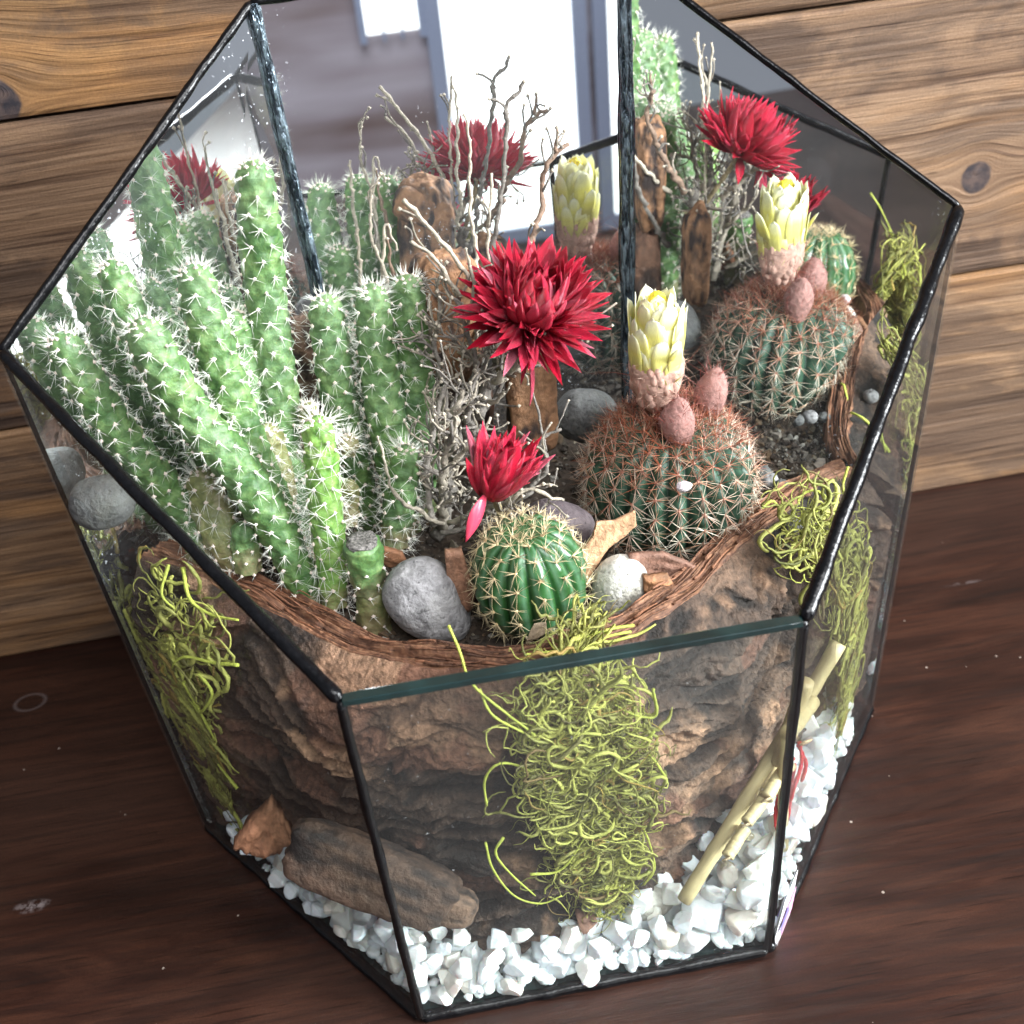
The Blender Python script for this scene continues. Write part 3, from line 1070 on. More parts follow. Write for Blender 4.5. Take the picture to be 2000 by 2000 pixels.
cw = cw + (c2 - c1) * np.clip(gg - 0.82, 0, 1) * 2
i = np.arange(NU - 1)[:, None] * NW
j = np.arange(NW - 1)[None]
Q = np.stack([i + j, i + NW + j, i + NW + j + 1, i + j + 1], -1).reshape(-1, 4)
obj('torn_edge', mesh('torn_edge', inner.reshape(-1, 3), Q, M['bark_torn'], True, cw), bark)
# splinters along the torn edge
a = Acc()
for k in range(150):
    ui = rng.integers(5, NU - 60)
    wi = rng.integers(2, NW - 12)
    n = rng.integers(14, 46)
    pts = inner[ui:ui + n:4, wi] + [0, 0, rng.uniform(0.0002, 0.0012)]
    if len(pts) < 3:
        continue
    V_, F_ = tube(pts, np.linspace(1, 0.3, len(pts)) * rng.uniform(0.0002, 0.0005), 4)
    a.add(V_, F_, c1 * rng.uniform(0.4, 1.7))
o = obj('splinters', a.mesh('splinters', M['bark_torn']), bark, kind='stuff')


# ------------------------------------------------------------------ soil
def soil_z(x, y):
    x, y = np.asarray(x, float), np.asarray(y, float)
    p = np.stack([x.ravel() * 60, y.ravel() * 60, x.ravel() * 0], -1)
    return (0.0835 + 0.004 * (fbm(p, 3, 4) - 0.5).reshape(x.shape) + 0.05 * np.clip(y - 0.03, 0, 1))


def front_y(x):
    return np.interp(x, topc[:, 0], topc[:, 1]) + 0.006


def back_y(x):
    ax = np.abs(x)
    return np.where(ax < 0.0385, 0.0595, 0.0595 - (ax - 0.0385) * 0.79)


nx, ny = 160, 90
xs = np.linspace(-0.095, 0.095, nx)
G = []
for x in xs:
    y0, y1 = front_y(x), max(back_y(x), front_y(x) + 0.001)
    yy = np.linspace(y0, y1, ny)
    G.append(np.stack([np.full(ny, x), yy, soil_z(np.full(ny, x), yy)], -1))
G = np.array(G)
G[..., 2] += (fbm(G.reshape(-1, 3) * 320, 3, 8).reshape(nx, ny) - 0.5) * 0.0022
i = np.arange(nx - 1)[:, None] * ny
j = np.arange(ny - 1)[None]
Q = np.stack([i + j, i + ny + j, i + ny + j + 1, i + j + 1], -1).reshape(-1, 4)
obj('soil', mesh('soil', G.reshape(-1, 3), Q, M['soil']), kind='stuff', label='dark cactus soil filling the bark bowl', cat='soil')
a = Acc()
protos = [hull_rock(500 + k, (1, 0.8, 0.7), 9) for k in range(6)]
pal = np.array([(0.10, 0.08, 0.06), (0.05, 0.035, 0.025), (0.20, 0.17, 0.14), (0.34, 0.32, 0.28), (0.14, 0.09, 0.05), (0.26, 0.22, 0.16)])
for k in range(3600):
    x = rng.uniform(-0.09, 0.09)
    ya, yb = front_y(x) - 0.001, back_y(x) - 0.001
    if yb < ya + 0.001:
        continue
    y = rng.uniform(ya, yb)
    r = 0.0005 + 0.0012 * rng.random() ** 2
    if rng.random() < 0.03:
        r *= 1.7
    V_, F_ = protos[k % 6]
    ang = rng.uniform(0, 6.28)
    R_ = np.array(Matrix.Rotation(ang, 3, Vector(rng.normal(size=3))))
    a.add(V_ @ R_.T * r + [x, y, float(soil_z(np.array([x]), np.array([y]))[0]) + r * 0.3], [F_], pal[rng.choice(6, p=[.28, .3, .16, .05, .13, .08])] * rng.uniform(0.7, 1.2))
obj('soil_grit', a.mesh('soil_grit', M['grains'], False), kind='stuff', label='coarse brown and grey grit covering the cactus soil', cat='grit')

# ------------------------------------------------------------------ pebbles
def chip_rock(seed, size, sub=4, cuts=13):
    r = np.random.default_rng(seed)
    V, F = ICO[sub]
    V = V * np.asarray(size)
    m = min(size)
    for _ in range(cuts):
        n = r.normal(size=3)
        n /= np.linalg.norm(n)
        ext = np.max(V @ n)
        c = ext * r.uniform(0.50, 0.80)
        h = V @ n - c
        V = V - n * np.clip(h, 0, None)[:, None] * 0.96
    n_ = fbm(V / m * 2.4 + seed, 4, seed) - 0.5
    return V * (1 + 0.13 * n_)[:, None], F


peb = []
for k in range(20):
    r = np.random.default_rng(900 + k)
    V_, F_ = chip_rock(900 + k, 0.0058 * np.array([1.0, r.uniform(0.72, 1.0), r.uniform(0.62, 0.9)]))
    peb.append(mesh('white_pebble', V_, [F_], M['pebble'], True))


def inside_base(x, y, m=0.0):
    poly_ = [P[k][:2] for k in ('bFL', 'bFR', 'bR', 'bL')]
    for q in range(4):
        a_, b_ = poly_[q], poly_[(q + 1) % 4]
        e = b_ - a_
        nn = np.array([-e[1], e[0]]) / np.linalg.norm(e)
        if (np.array([x, y]) - a_) @ nn < m:
            return False
    return True


def bark_front(x):
    return np.interp(x, botc[:, 0], botc[:, 1]) - 0.003


placed = []
cnt = 0
PR = np.random.default_rng(42)
for layer in range(8):
    for tries in range(3000):
        if cnt >= 298:
            break
        x = PR.uniform(-0.097, 0.097)
        y = PR.uniform(-0.06, 0.012)
        z = 0.0046 + layer * 0.0042
        h = 0.0165 + 0.016 * np.clip((x - 0.030) / 0.03, 0, 1) - 0.003 * np.clip((-x - 0.03) / 0.03, 0, 1) - 0.022 * np.clip((x - 0.072) / 0.02, 0, 1)
        s = PR.uniform(0.62, 1.18)
        if x < -0.035:
            s *= 0.85
        if z > h:
            continue
        if not inside_base(x, y, 0.0026 * s) or y > bark_front(x) + (0.001 if x < 0.02 else -0.001) or y > 0.004:
            continue
        ok = True
        for (a_, b_, c_, s_) in placed:
            if abs(a_ - x) < 0.01 and math.sqrt((a_ - x) ** 2 + (b_ - y) ** 2 + ((c_ - z) * 1.15) ** 2) < 0.0030 * (s + s_):
                ok = False
                break
        if not ok:
            continue
        placed.append((x, y, z, s))
        if x > 0.03:
            lb, gr = 'white quartz pebble in the heaped pile under the reed sticks at the right', 'white pebbles heaped under the reeds'
        elif x < -0.043:
            lb, gr = 'white quartz pebble in the narrow strip behind the left front glass', 'white pebbles behind the left front glass'
        else:
            lb, gr = 'white quartz pebble in the layer behind the middle front glass', 'white pebbles behind the middle front glass'
        o = obj('white_pebble', peb[cnt % 20], None, (x, y, z + PR.uniform(-0.0008, 0.0008)), None, lb, 'pebble', gr)
        o.rotation_euler = tuple(PR.uniform(-3.14, 3.14, 3))
        o.scale = (s, s, s)
        cnt += 1
a = Acc()
pr_ = [chip_rock(700 + k, (1, 0.8, 0.7), 2, 8) for k in range(8)]
for k in range(5600):
    x, y = PR.uniform(-0.098, 0.098), PR.uniform(-0.062, 0.012)
    rr_ = PR.uniform(0.0012, 0.0030)
    if not inside_base(x, y, 0.0004 + rr_ * 0.8) or y > bark_front(x) + 0.004 or y > 0.004:
        continue
    V_, F_ = pr_[k % 8]
    R_ = np.array(Matrix.Rotation(PR.uniform(0, 6.28), 3, Vector(PR.normal(size=3))))
    a.add(V_ @ R_.T * rr_ + [x, y, 0.0016 + rr_ * PR.uniform(0.5, 1.6)], [F_])
obj('quartz_chips', a.mesh('quartz_chips', M['pebble']), kind='stuff', label='fine white quartz chips filling the gaps between the pebbles', cat='gravel')
print('pebbles', cnt)


def single_stone(name, px, py, y, size, label, mat, seed, rot=(0, 0, 0), amp=0.12, power=2.3, freq=1.2, cat='stone', group=None, sub=5):
    V_, F_ = lump(size, sub, power, amp, freq, seed, rot)
    c = at(px, py, y=y)
    return obj(name, mesh(name, V_, [F_], mat), None, tuple(c), None, label, cat, group)


# kidney-shaped grey stone
V_, F_ = lump((0.0088, 0.0072, 0.0112), 5, 2.3, 0.10, 1.3, 3, (0, 0, 0))
V_[:, 0] += 0.0032 * np.cos(V_[:, 2] / 0.0112 * 1.5) * -1 + 0.0025 - V_[:, 2] * 0.25
obj('stone', mesh('stone', V_, [F_], M['stone_grey']), None, tuple(at(806, 1133, y=-0.016)), None, 'mottled grey kidney-shaped stone left of the green ball cactus', 'stone')
single_stone('stone', 1170, 1110, -0.017, (0.0064, 0.0058, 0.0090), 'cream white rounded stone right of the green ball cactus', M['stone_white'], 12, (0.1, 0.15, 0.3), 0.10)
single_stone('stone', 1108, 785, 0.038, (0.0085, 0.006, 0.0075), 'dark grey stone half hidden behind the brown spined cactus', M['stone_dark'], 21, (0, 0.2, 0))
single_stone('stone', 1060, 990, -0.003, (0.0090, 0.0065, 0.0050), 'dark plum coloured stone just behind the green ball cactus', M['stone_plum'], 31, (0, 0.5, 0))
single_stone('stone', 1232, 1722 - 22, -0.047, (0.0062, 0.0042, 0.0040), 'rough off-white stone on the pebbles beside the moss foot', M['stone_white'], 41, (0.2, 0.2, 0.3), 0.2)
single_stone('stone', 1300, 880, 0.05, (0.004, 0.004, 0.004), 'small grey stone on the soil behind the brown spined cactus', M['stone_grey'], 51)
for k, (sx, sy, yy, r) in enumerate(((1452, 905, 0.02, 0.0022), (1475, 915, 0.018, 0.0018), (1500, 990, 0.004, 0.0023), (1440, 890, 0.025, 0.002))):
    c = at(sx, sy, z=0.088)
    V_, F_ = lump((r, r * 0.9, r * 0.8), 3, 2.2, 0.1, 1.3, 60 + k)
    obj('soil_stone', mesh('soil_stone', V_, [F_], M['stone_dark'] if k % 2 else M['stone_grey']), None, tuple(c), None,
        ('pale grey soil stone between the brown cactus and right moss', 'darker soil stone touching the pale one near the right moss',
         'lone grey soil stone inside the right moss loops', 'farthest dark soil stone behind the brown cactus shoulder')[k], 'stone')


# ------------------------------------------------------------------ cactus stems
def stem(parent, pts, R, seed, mat, n=7, h=0.0036, spine=0.0027, base_scale=0.8, crown=True, cut=False, nsp=13, label=None, sp_col=(0.86, 0.86, 0.78)):
    """pts: list of (px, py, y) from tip to base"""
    r = np.random.default_rng(seed)
    C = np.array([at(a_, b_, y=c_) for a_, b_, c_ in pts])[::-1]
    L = np.sum(np.linalg.norm(np.diff(C, axis=0), axis=1))
    NS = max(24, int(L / 0.00055))
    NTH = 52
    C = catmull(C, NS)
    T, N, B = frames(C)
    L = np.sum(np.linalg.norm(np.diff(C, axis=0), axis=1))
    s = np.linspace(0, L, NS)
    prof = np.ones(NS)
    prof *= base_scale + (1 - base_scale) * np.clip(s / (0.35 * L + 1e-6), 0, 1) ** 0.7
    prof *= 1 + 0.10 * (fbm(np.stack([s * 70, s * 0 + seed, s * 0], -1), 2, seed) - 0.5) * 2
    d = np.clip((L - s) / (R * 0.95), 0, 1)
    tipf = np.clip(1 - (1 - d) ** 2.4, 0, 1) ** 0.55
    prof *= 1 - 0.22 * np.clip(1 - (L - s) / (R * 3.2), 0, 1) * (0 if cut else 1)
    if cut:
        tipf = np.where(d < 0.04, 0.55, 1.0)
    else:
        tipf = np.clip(tipf, 0.02, 1)
    rad = R * prof
    th = np.arange(NTH) * 2 * math.pi / NTH
    S, TH = np.meshgrid(s, th, indexing='ij')
    bump = np.zeros_like(S)
    row = S / h
    for dk in (-1, 0, 1, 2):
        k = np.floor(row) + dk
        off = (k % 2) * 0.5
        a_ = TH / (2 * math.pi) * n - off
        da = (a_ - np.round(a_)) * (2 * math.pi * R / n)
        ds = (row - k) * h
        bump = np.maximum(bump, np.exp(-(da ** 2 + ds ** 2 * 0.8) / (0.0013 ** 2)))
    wr = fbm(np.stack([(np.cos(TH) * 2.2).ravel() + seed, (np.sin(TH) * 2.2).ravel(), (S * 420).ravel()], -1), 4, seed).reshape(S.shape) - 0.5
    RR = (rad[:, None] + bump * 0.0006 + wr * 0.0009) * tipf[:, None]
    V_ = C[:, None, :] + RR[..., None] * (np.cos(TH)[..., None] * N[:, None, :] + np.sin(TH)[..., None] * B[:, None, :])
    V_ = V_.reshape(-1, 3)
    i_ = np.arange(NS - 1)[:, None] * NTH
    j_ = np.arange(NTH)[None]
    k_ = (j_ + 1) % NTH
    Q_ = np.stack([i_ + j_, i_ + k_, i_ + k_ + NTH, i_ + j_ + NTH], -1).reshape(-1, 4)
    V_ = np.vstack([V_, C[-1] + T[-1] * R * 0.02])
    jj = np.arange(NTH)
    Tt = np.stack([jj + (NS - 1) * NTH, (jj + 1) % NTH + (NS - 1) * NTH, np.full(NTH, len(V_) - 1)], -1)
    tn_ = np.repeat(np.clip(s / 0.016, 0.2, 1.0), NTH)
    tn_ = np.r_[tn_, 1.0]
    so = obj('stem', mesh('stem', V_, [Q_, Tt], mat, True, np.repeat(tn_[:, None], 3, 1)), parent, label=label)
    # areoles and spines
    a_ = Acc()
    AP, AN, AT, AS = [], [], [], []
    for k in range(int(L / h)):
        sk = k * h
        if sk > L - 0.0006 or (cut and sk > L - 0.002):
            continue
        ii = min(NS - 1, int(sk / L * (NS - 1)))
        for q in range(n):
            t_ = (q + (k % 2) * 0.5) * 2 * math.pi / n
            nn = np.cos(t_) * N[ii] + np.sin(t_) * B[ii]
            rr = (rad[ii] + 0.00055) * tipf[ii]
            tipw = 1 - d[ii]
            nrm_ = nn * (1 - 0.8 * tipw) + T[ii] * tipw
            nrm_ /= np.linalg.norm(nrm_)
            AP.append(C[ii] + nn * rr)
            AN.append(nrm_)
            AT.append(T[ii])
            AS.append(tipw)
    if crown and not cut:
        for q in range(22):
            t_ = q * 2.39996 + r.normal() * 0.15
            f_ = math.sqrt((q + 0.4) / 22)
            dd = 1 - (1 - min(0.999, f_) ** (1 / 0.55)) ** (1 / 2.4)
            ii = int(np.clip((L - dd * R * 0.95) / L * (NS - 1), 0, NS - 1))
            nn = np.cos(t_) * N[ii] + np.sin(t_) * B[ii]
            AP.append(C[ii] + nn * rad[ii] * tipf[ii])
            v_ = T[ii] * (1.1 - f_ * 0.8) + nn * f_
            AN.append(v_ / np.linalg.norm(v_))
            AT.append(T[ii])
            AS.append(1 - 0.4 * f_)
    AP, AN, AT, AS = map(np.array, (AP, AN, AT, AS))
    octas(AP, r.uniform(0.00045, 0.00068, len(AP)), a_, (0.72, 0.60, 0.52))
    ids = np.repeat(np.arange(len(AP)), nsp)
    dens_ = r.uniform(0.45, 1.0, len(AP))
    keep = r.random(len(ids)) < dens_[ids]
    ids = ids[keep]
    m = len(ids)
    side = np.cross(AN[ids], AT[ids])
    phi = r.uniform(0, 2 * math.pi, m)
    out = r.uniform(0.15, 1.1, m)
    D = AN[ids] * out[:, None] + (np.cos(phi)[:, None] * side + (np.sin(phi) - 0.25)[:, None] * np.cross(side, AN[ids])) * 0.9
    D = np.where((AS[ids] > 0.5)[:, None], D + AN[ids] * 1.1, D)
    Ls = spine * r.choice([0.35, 0.6, 0.8, 1.0, 1.35], m) * r.uniform(0.8, 1.15, m) * (1 - 0.15 * AS[ids])
    cones(AP[ids] + AN[ids] * 0.0002, D, Ls, 0.000055, None, np.array(sp_col) * r.uniform(0.75, 1.15, (m, 1)), a_)
    obj('spines', a_.mesh('spines', M['spine_w'], False), so, kind='stuff')
    return so, C, T


def base_of(px, py, y):
    return at(px, py, y=y)


leftc = thing('columnar_cactus', 'clump of long leaning green cactus stems with white spines beside the left mirror', 'cactus', at(560, 1100, z=0.084))
stem(leftc, [(264, 600, 0.004), (300, 680, 0.004), (365, 785, 0.004), (445, 880, 0.003), (515, 985, 0.002), (572, 1100, 0.0), (590, 1140, 0.0)], 0.0046, 1, M['stem'])
stem(leftc, [(362, 497, 0.016), (385, 590, 0.015), (425, 720, 0.013), (470, 840, 0.011), (515, 950, 0.008), (550, 1050, 0.006)], 0.0044, 2, M['stem'])
stem(leftc, [(478, 300, 0.027), (488, 420, 0.027), (502, 560, 0.026), (518, 690, 0.024), (540, 830, 0.021), (562, 960, 0.015), (575, 1060, 0.009)], 0.0045, 3, M['stem'])
stem(leftc, [(440, 588, 0.024), (455, 680, 0.024), (485, 820, 0.022), (520, 950, 0.018)], 0.0045, 4, M['stem'])
stem(leftc, [(500, 800, 0.016), (515, 870, 0.015), (535, 960, 0.012)], 0.0040, 5, M['stem_old'], spine=0.003)
stem(leftc, [(380, 880, 0.016), (400, 950, 0.014), (425, 1010, 0.010), (450, 1060, 0.008)], 0.0050, 6, M['stem_old'], spine=0.0035)
stem(leftc, [(462, 985, 0.004), (464, 1030, 0.004), (470, 1075, 0.003)], 0.0036, 7, M['stem'], spine=0.0012, crown=False, nsp=3)
stem(leftc, [(330, 930, 0.022), (360, 990, 0.019), (400, 1060, 0.012)], 0.0052, 8, M['stem'], spine=0.004)
stem(leftc, [(598, 785, 0.0), (606, 860, 0.0), (614, 950, -0.001), (624, 1050, -0.002), (632, 1140, -0.004)], 0.0035, 9, M['stem_lime'], n=6, h=0.0030, spine=0.0052, nsp=9)
stem(leftc, [(655, 905, 0.010), (657, 945, 0.010), (655, 990, 0.008)], 0.0026, 10, M['stem_old'], n=6, h=0.003, spine=0.002, crown=False)
stem(leftc, [(652, 822, 0.016), (655, 835, 0.016), (650, 852, 0.016)], 0.0026, 11, M['stem_old'], n=6, h=0.0022, spine=0.003)
stem(leftc, [(580, 760, 0.018), (585, 790, 0.018), (590, 850, 0.017)], 0.0022, 12, M['stem_old'], n=5, h=0.0022, spine=0.0014)

mL = np.cross(P['bBL'] - P['bL'], P['tL'] - P['bL'])
mL /= np.linalg.norm(mL)
if (CEN - P['bL']) @ mL < 0:
    mL = -mL


def near_left(px, py, off):
    v = ray(px, py)
    t = ((P['bL'] + mL * off - CAM_C) @ mL) / (v @ mL)
    return (CAM_C + v * t)[1]


stem(leftc, [(x_, y_, near_left(x_, y_, o_)) for x_, y_, o_ in ((108, 628, 0.0068), (165, 725, 0.007), (230, 820, 0.008), (310, 915, 0.009), (385, 1000, 0.010), (425, 1050, 0.011))], 0.0040, 41, M['stem'])  # added stem, stands in for a reflection in the left mirror
stem(leftc, [(x_, y_, near_left(x_, y_, o_)) for x_, y_, o_ in ((205, 490, 0.0068), (245, 590, 0.008), (300, 700, 0.009), (360, 800, 0.010), (420, 900, 0.012), (470, 980, 0.013))], 0.0039, 42, M['stem'])  # second added stem replacing a mirrored one, brightens the fan
midc = thing('columnar_cactus', 'upright group of green columnar stems with white spines left of the dry twigs', 'cactus', at(720, 1000, z=0.084))
stem(midc, [(613, 556, 0.023), (622, 640, 0.024), (640, 760, 0.026), (665, 870, 0.028), (692, 975, 0.030), (700, 1010, 0.031)], 0.0040, 21, M['stem'])
stem(midc, [(700, 535, 0.023), (710, 640, 0.023), (725, 760, 0.022), (745, 880, 0.021), (765, 1000, 0.019)], 0.0045, 22, M['stem'])
stem(midc, [(768, 518, 0.026), (772, 620, 0.026), (785, 740, 0.025), (795, 860, 0.024), (800, 960, 0.023)], 0.0043, 23, M['stem'])
stem(midc, [(650, 620, 0.034), (665, 740, 0.034), (700, 880, 0.033)], 0.0040, 24, M['stem'])
stem(midc, [(765, 840, 0.010), (758, 910, 0.010), (748, 1000, 0.009), (745, 1030, 0.008)], 0.0037, 25, M['stem'], spine=0.004)

stub = thing('cut_cactus_stump', 'short cactus stump with a dry cut grey top left of the grey stone', 'cactus', at(705, 1170, z=0.085))
so, Cc, Tt_ = stem(stub, [(682, 1022, -0.010), (690, 1065, -0.010), (697, 1110, -0.010)], 0.0040, 31, M['stem'], n=6, cut=True, spine=0.0022, base_scale=0.9, nsp=6)
c_ = at(192, 947, y=near_left(192, 947, 0.010))  # stone added where the left mirror would show only a reflected one
V_, F_ = lump((0.0072, 0.0060, 0.0058), 5, 2.3, 0.08, 1.3, 19)
obj('stone', mesh('stone', V_, [F_], M['stone_dark']), None, tuple(c_), None, 'round dark grey stone added at the far left as a stand-in for a mirrored stone', 'stone')
V_, F_ = lump((0.0034, 0.0034, 0.0007), 4, 2.5, 0.3, 3, 5)
V_[:, 2] -= 0.0005 * (1 - np.clip(np.linalg.norm(V_[:, :2], axis=1) / 0.003, 0, 1))
Rq = np.array(Vector(Tt_[-1]).to_track_quat('Z', 'Y').to_matrix())
M['scar'] = mat_plain('dry_scar', (0.13, 0.12, 0.11), 0.9, 0.9, 1500, 0.001)
obj('cut_scar', mesh('cut_scar', V_ @ Rq.T + Cc[-1] + Tt_[-1] * 0.0001, [F_], M['scar']), stub)
stem(stub, [(700, 1100, -0.010), (703, 1140, -0.010), (706, 1185, -0.010)], 0.0042, 32, M['stem_old'], n=6, spine=0.002, base_scale=0.95, crown=False, nsp=7)


# ------------------------------------------------------------------ ball cacti
def ball(parent, c, R, H, nribs, nar, depth, seed, mat, spine, nsp, colf, tilt=(0, 0, 0), top_long=1.0, rad=0.0001, mam=0.03):
    r = np.random.default_rng(seed)
    NTH, NPH = nribs * 14, 150
    th = np.arange(NTH) * 2 * math.pi / NTH
    ph = np.linspace(0.0, math.pi * 0.93, NPH)
    PH, TH = np.meshgrid(ph, th, indexing='ij')
    cc = np.abs(np.cos(nribs * TH / 2))
    fade = np.clip(np.sin(PH) * 2.2, 0, 1)
    arph = lambda k: 0.10 * math.pi + k * (0.78 * math.pi) / nar
    u_ = (PH - 0.10 * math.pi) / ((0.78 * math.pi) / nar)
    da = u_ - np.round(u_)
    mm = mam * np.exp(-(da / 0.28) ** 2) * cc ** 3
    rad_ = 1 - depth * (1 - cc) * fade + mm * fade
    rad_ *= 1 + 0.03 * (fbm(np.stack([np.cos(TH).ravel() * 1.5 + seed, np.sin(TH).ravel() * 1.5, PH.ravel()], -1), 2, seed).reshape(TH.shape) - 0.5)
    RM = np.array(Matrix.Rotation(tilt[1], 3, 'Y') @ Matrix.Rotation(tilt[0], 3, 'X'))

    def surf(ph_, th_, rr):
        x = R * np.sin(ph_) ** 0.9 * np.cos(th_) * rr
        y = R * np.sin(ph_) ** 0.9 * np.sin(th_) * rr
        z = H * np.cos(ph_) * (1 + 0 * rr) - 0.10 * H * np.exp(-(ph_ / 0.30) ** 2)
        return np.stack([x, y, z], -1)
    V_ = surf(PH, TH, rad_).reshape(-1, 3) @ RM.T + c
    i_ = np.arange(NPH - 1)[:, None] * NTH
    j_ = np.arange(NTH)[None]
    k_ = (j_ + 1) % NTH
    Q_ = np.stack([i_ + j_, i_ + NTH + j_, i_ + NTH + k_, i_ + k_], -1).reshape(-1, 4)
    tint = np.repeat(cc.ravel()[:, None], 3, 1)
    body = obj('body', mesh('body', V_, Q_, mat, True, tint), parent)
    AP, AN, AU, TP = [], [], [], []
    for q in range(nribs):
        for k in range(-1, nar + 1):
            p_ = arph(k + (0.5 if q % 2 else 0)) + r.normal() * 0.012
            if p_ < 0.03:
                continue
            t_ = q * 2 * math.pi / nribs + r.normal() * 0.01
            a0 = surf(np.array(p_), np.array(t_), 1 + mam * 0.8)
            a1 = surf(np.array(p_ + 0.02), np.array(t_), 1 + mam * 0.8)
            up = (a0 - a1)
            up /= np.linalg.norm(up)
            sd = np.array([-math.sin(t_), math.cos(t_), 0])
            nn = np.cross(sd, up)
            if nn @ a0 < 0:
                nn = -nn
            AP.append(a0 @ RM.T + c)
            AN.append(RM @ nn)
            AU.append(RM @ up)
            TP.append(p_ / math.pi)
    AP, AN, AU, TP = map(np.array, (AP, AN, AU, TP))
    a_ = Acc()
    octas(AP, r.uniform(0.0004, 0.00065, len(AP)), a_, colf(np.full(len(AP), 0.5), r, True)[0])
    ids = np.repeat(np.arange(len(AP)), nsp)
    m = len(ids)
    sd = np.cross(AN[ids], AU[ids])
    phi = r.uniform(0, 2 * math.pi, m)
    out = np.where(r.random(m) < 0.25, r.uniform(0.8, 1.6, m), r.uniform(0.12, 0.5, m))
    topw = np.clip(1 - TP[ids] / 0.28, 0, 1)
    D = AN[ids] * (out + topw * 0.6)[:, None] + np.cos(phi)[:, None] * sd + np.sin(phi)[:, None] * AU[ids]
    Ls = spine * r.uniform(0.55, 1.15, m) * (1 + (top_long - 1) * topw)
    bend = r.normal(size=(m, 3)) * 0.05
    cones(AP[ids], D, Ls, rad, bend, colf(TP[ids] + (out > 0.7) * -0.2, r, False), a_)
    obj('spines', a_.mesh('spines', M['spine_w'], False), body, kind='stuff')
    return body, RM, (AP, AN)


def col_gold(tp, r, ar):
    n = len(tp)
    if ar:
        return np.tile((0.52, 0.38, 0.20), (n, 1))
    return np.array((0.62, 0.50, 0.30)) * r.uniform(0.6, 1.25, (n, 1))


def col_brown(tp, r, ar):
    n = len(tp)
    if ar:
        return np.tile((0.42, 0.20, 0.14), (n, 1))
    red = np.array((0.27, 0.065, 0.028))
    tan_ = np.array((0.50, 0.29, 0.18))
    wh = np.array((0.66, 0.60, 0.48))
    w_ = np.clip((tp - 0.12) / 0.4 + r.normal(0, 0.22, n), 0, 1)[:, None]
    c_ = red * (1 - w_) + wh * w_
    pick = (r.random(n) < 0.25)[:, None]
    return np.where(pick, tan_, c_) * r.uniform(0.7, 1.2, (n, 1))


gc = at(1000, 1088, y=-0.020)
gball = thing('ball_cactus', 'small bright green ribbed ball cactus with short golden spines at the front', 'cactus', gc - [0, 0, 0.014])
ball(gball, gc, 0.0128, 0.0150, 13, 8, 0.11, 71, M['ball_green'], 0.0040, 12, col_gold, (0.12, -0.05), 0.9, 0.00009)
bark_flake = lump((0.0018, 0.0006, 0.0015), 3, 3, 0.2, 2, 9)
bc = at(1262, 905, y=0.012)
bball = thing('ball_cactus', 'larger round cactus covered with red-brown spines, bearing a yellow flower', 'cactus', bc - [0, 0, 0.018])
body, RMb, (APb, ANb) = ball(bball, bc, 0.0205, 0.0195, 22, 11, 0.12, 72, M['ball_brown'], 0.0058, 19, col_brown, (0.10, 0.0), 1.15, 0.000095, 0.045)
V_, F_ = lump((0.0019, 0.0012, 0.0013), 3, 2, 0.3, 3, 77)
M['wool'] = mat_plain('white_wool', (0.62, 0.55, 0.58), 0.9, 0.2, 2500, 0.001)
obj('wool_tuft', mesh('wool_tuft', V_ + at(1290, 918, y=-0.0085), [F_], M['wool']), bball)
# dense bristly crown
a = Acc()
r = np.random.default_rng(5)
m = 750
ph_ = r.uniform(0.05, 0.95, m) ** 0.8
th_ = r.uniform(0, 6.283, m)
Pp = np.stack([0.0205 * np.sin(ph_) ** 0.9 * np.cos(th_), 0.0205 * np.sin(ph_) ** 0.9 * np.sin(th_), 0.0190 * np.cos(ph_)], -1)
Nn = Pp / np.linalg.norm(Pp, axis=1)[:, None]
D = Nn * 1.0 + r.normal(size=(m, 3)) * 0.55
cones(Pp @ RMb.T + bc, D @ RMb.T, r.uniform(0.003, 0.0068, m), 0.00009, r.normal(size=(m, 3)) * 0.08,
      np.array((0.22, 0.075, 0.042)) * r.uniform(0.5, 2.0, (m, 1)), a)
obj('bristles', a.mesh('bristles', M['spine_w'], False), body, kind='stuff')


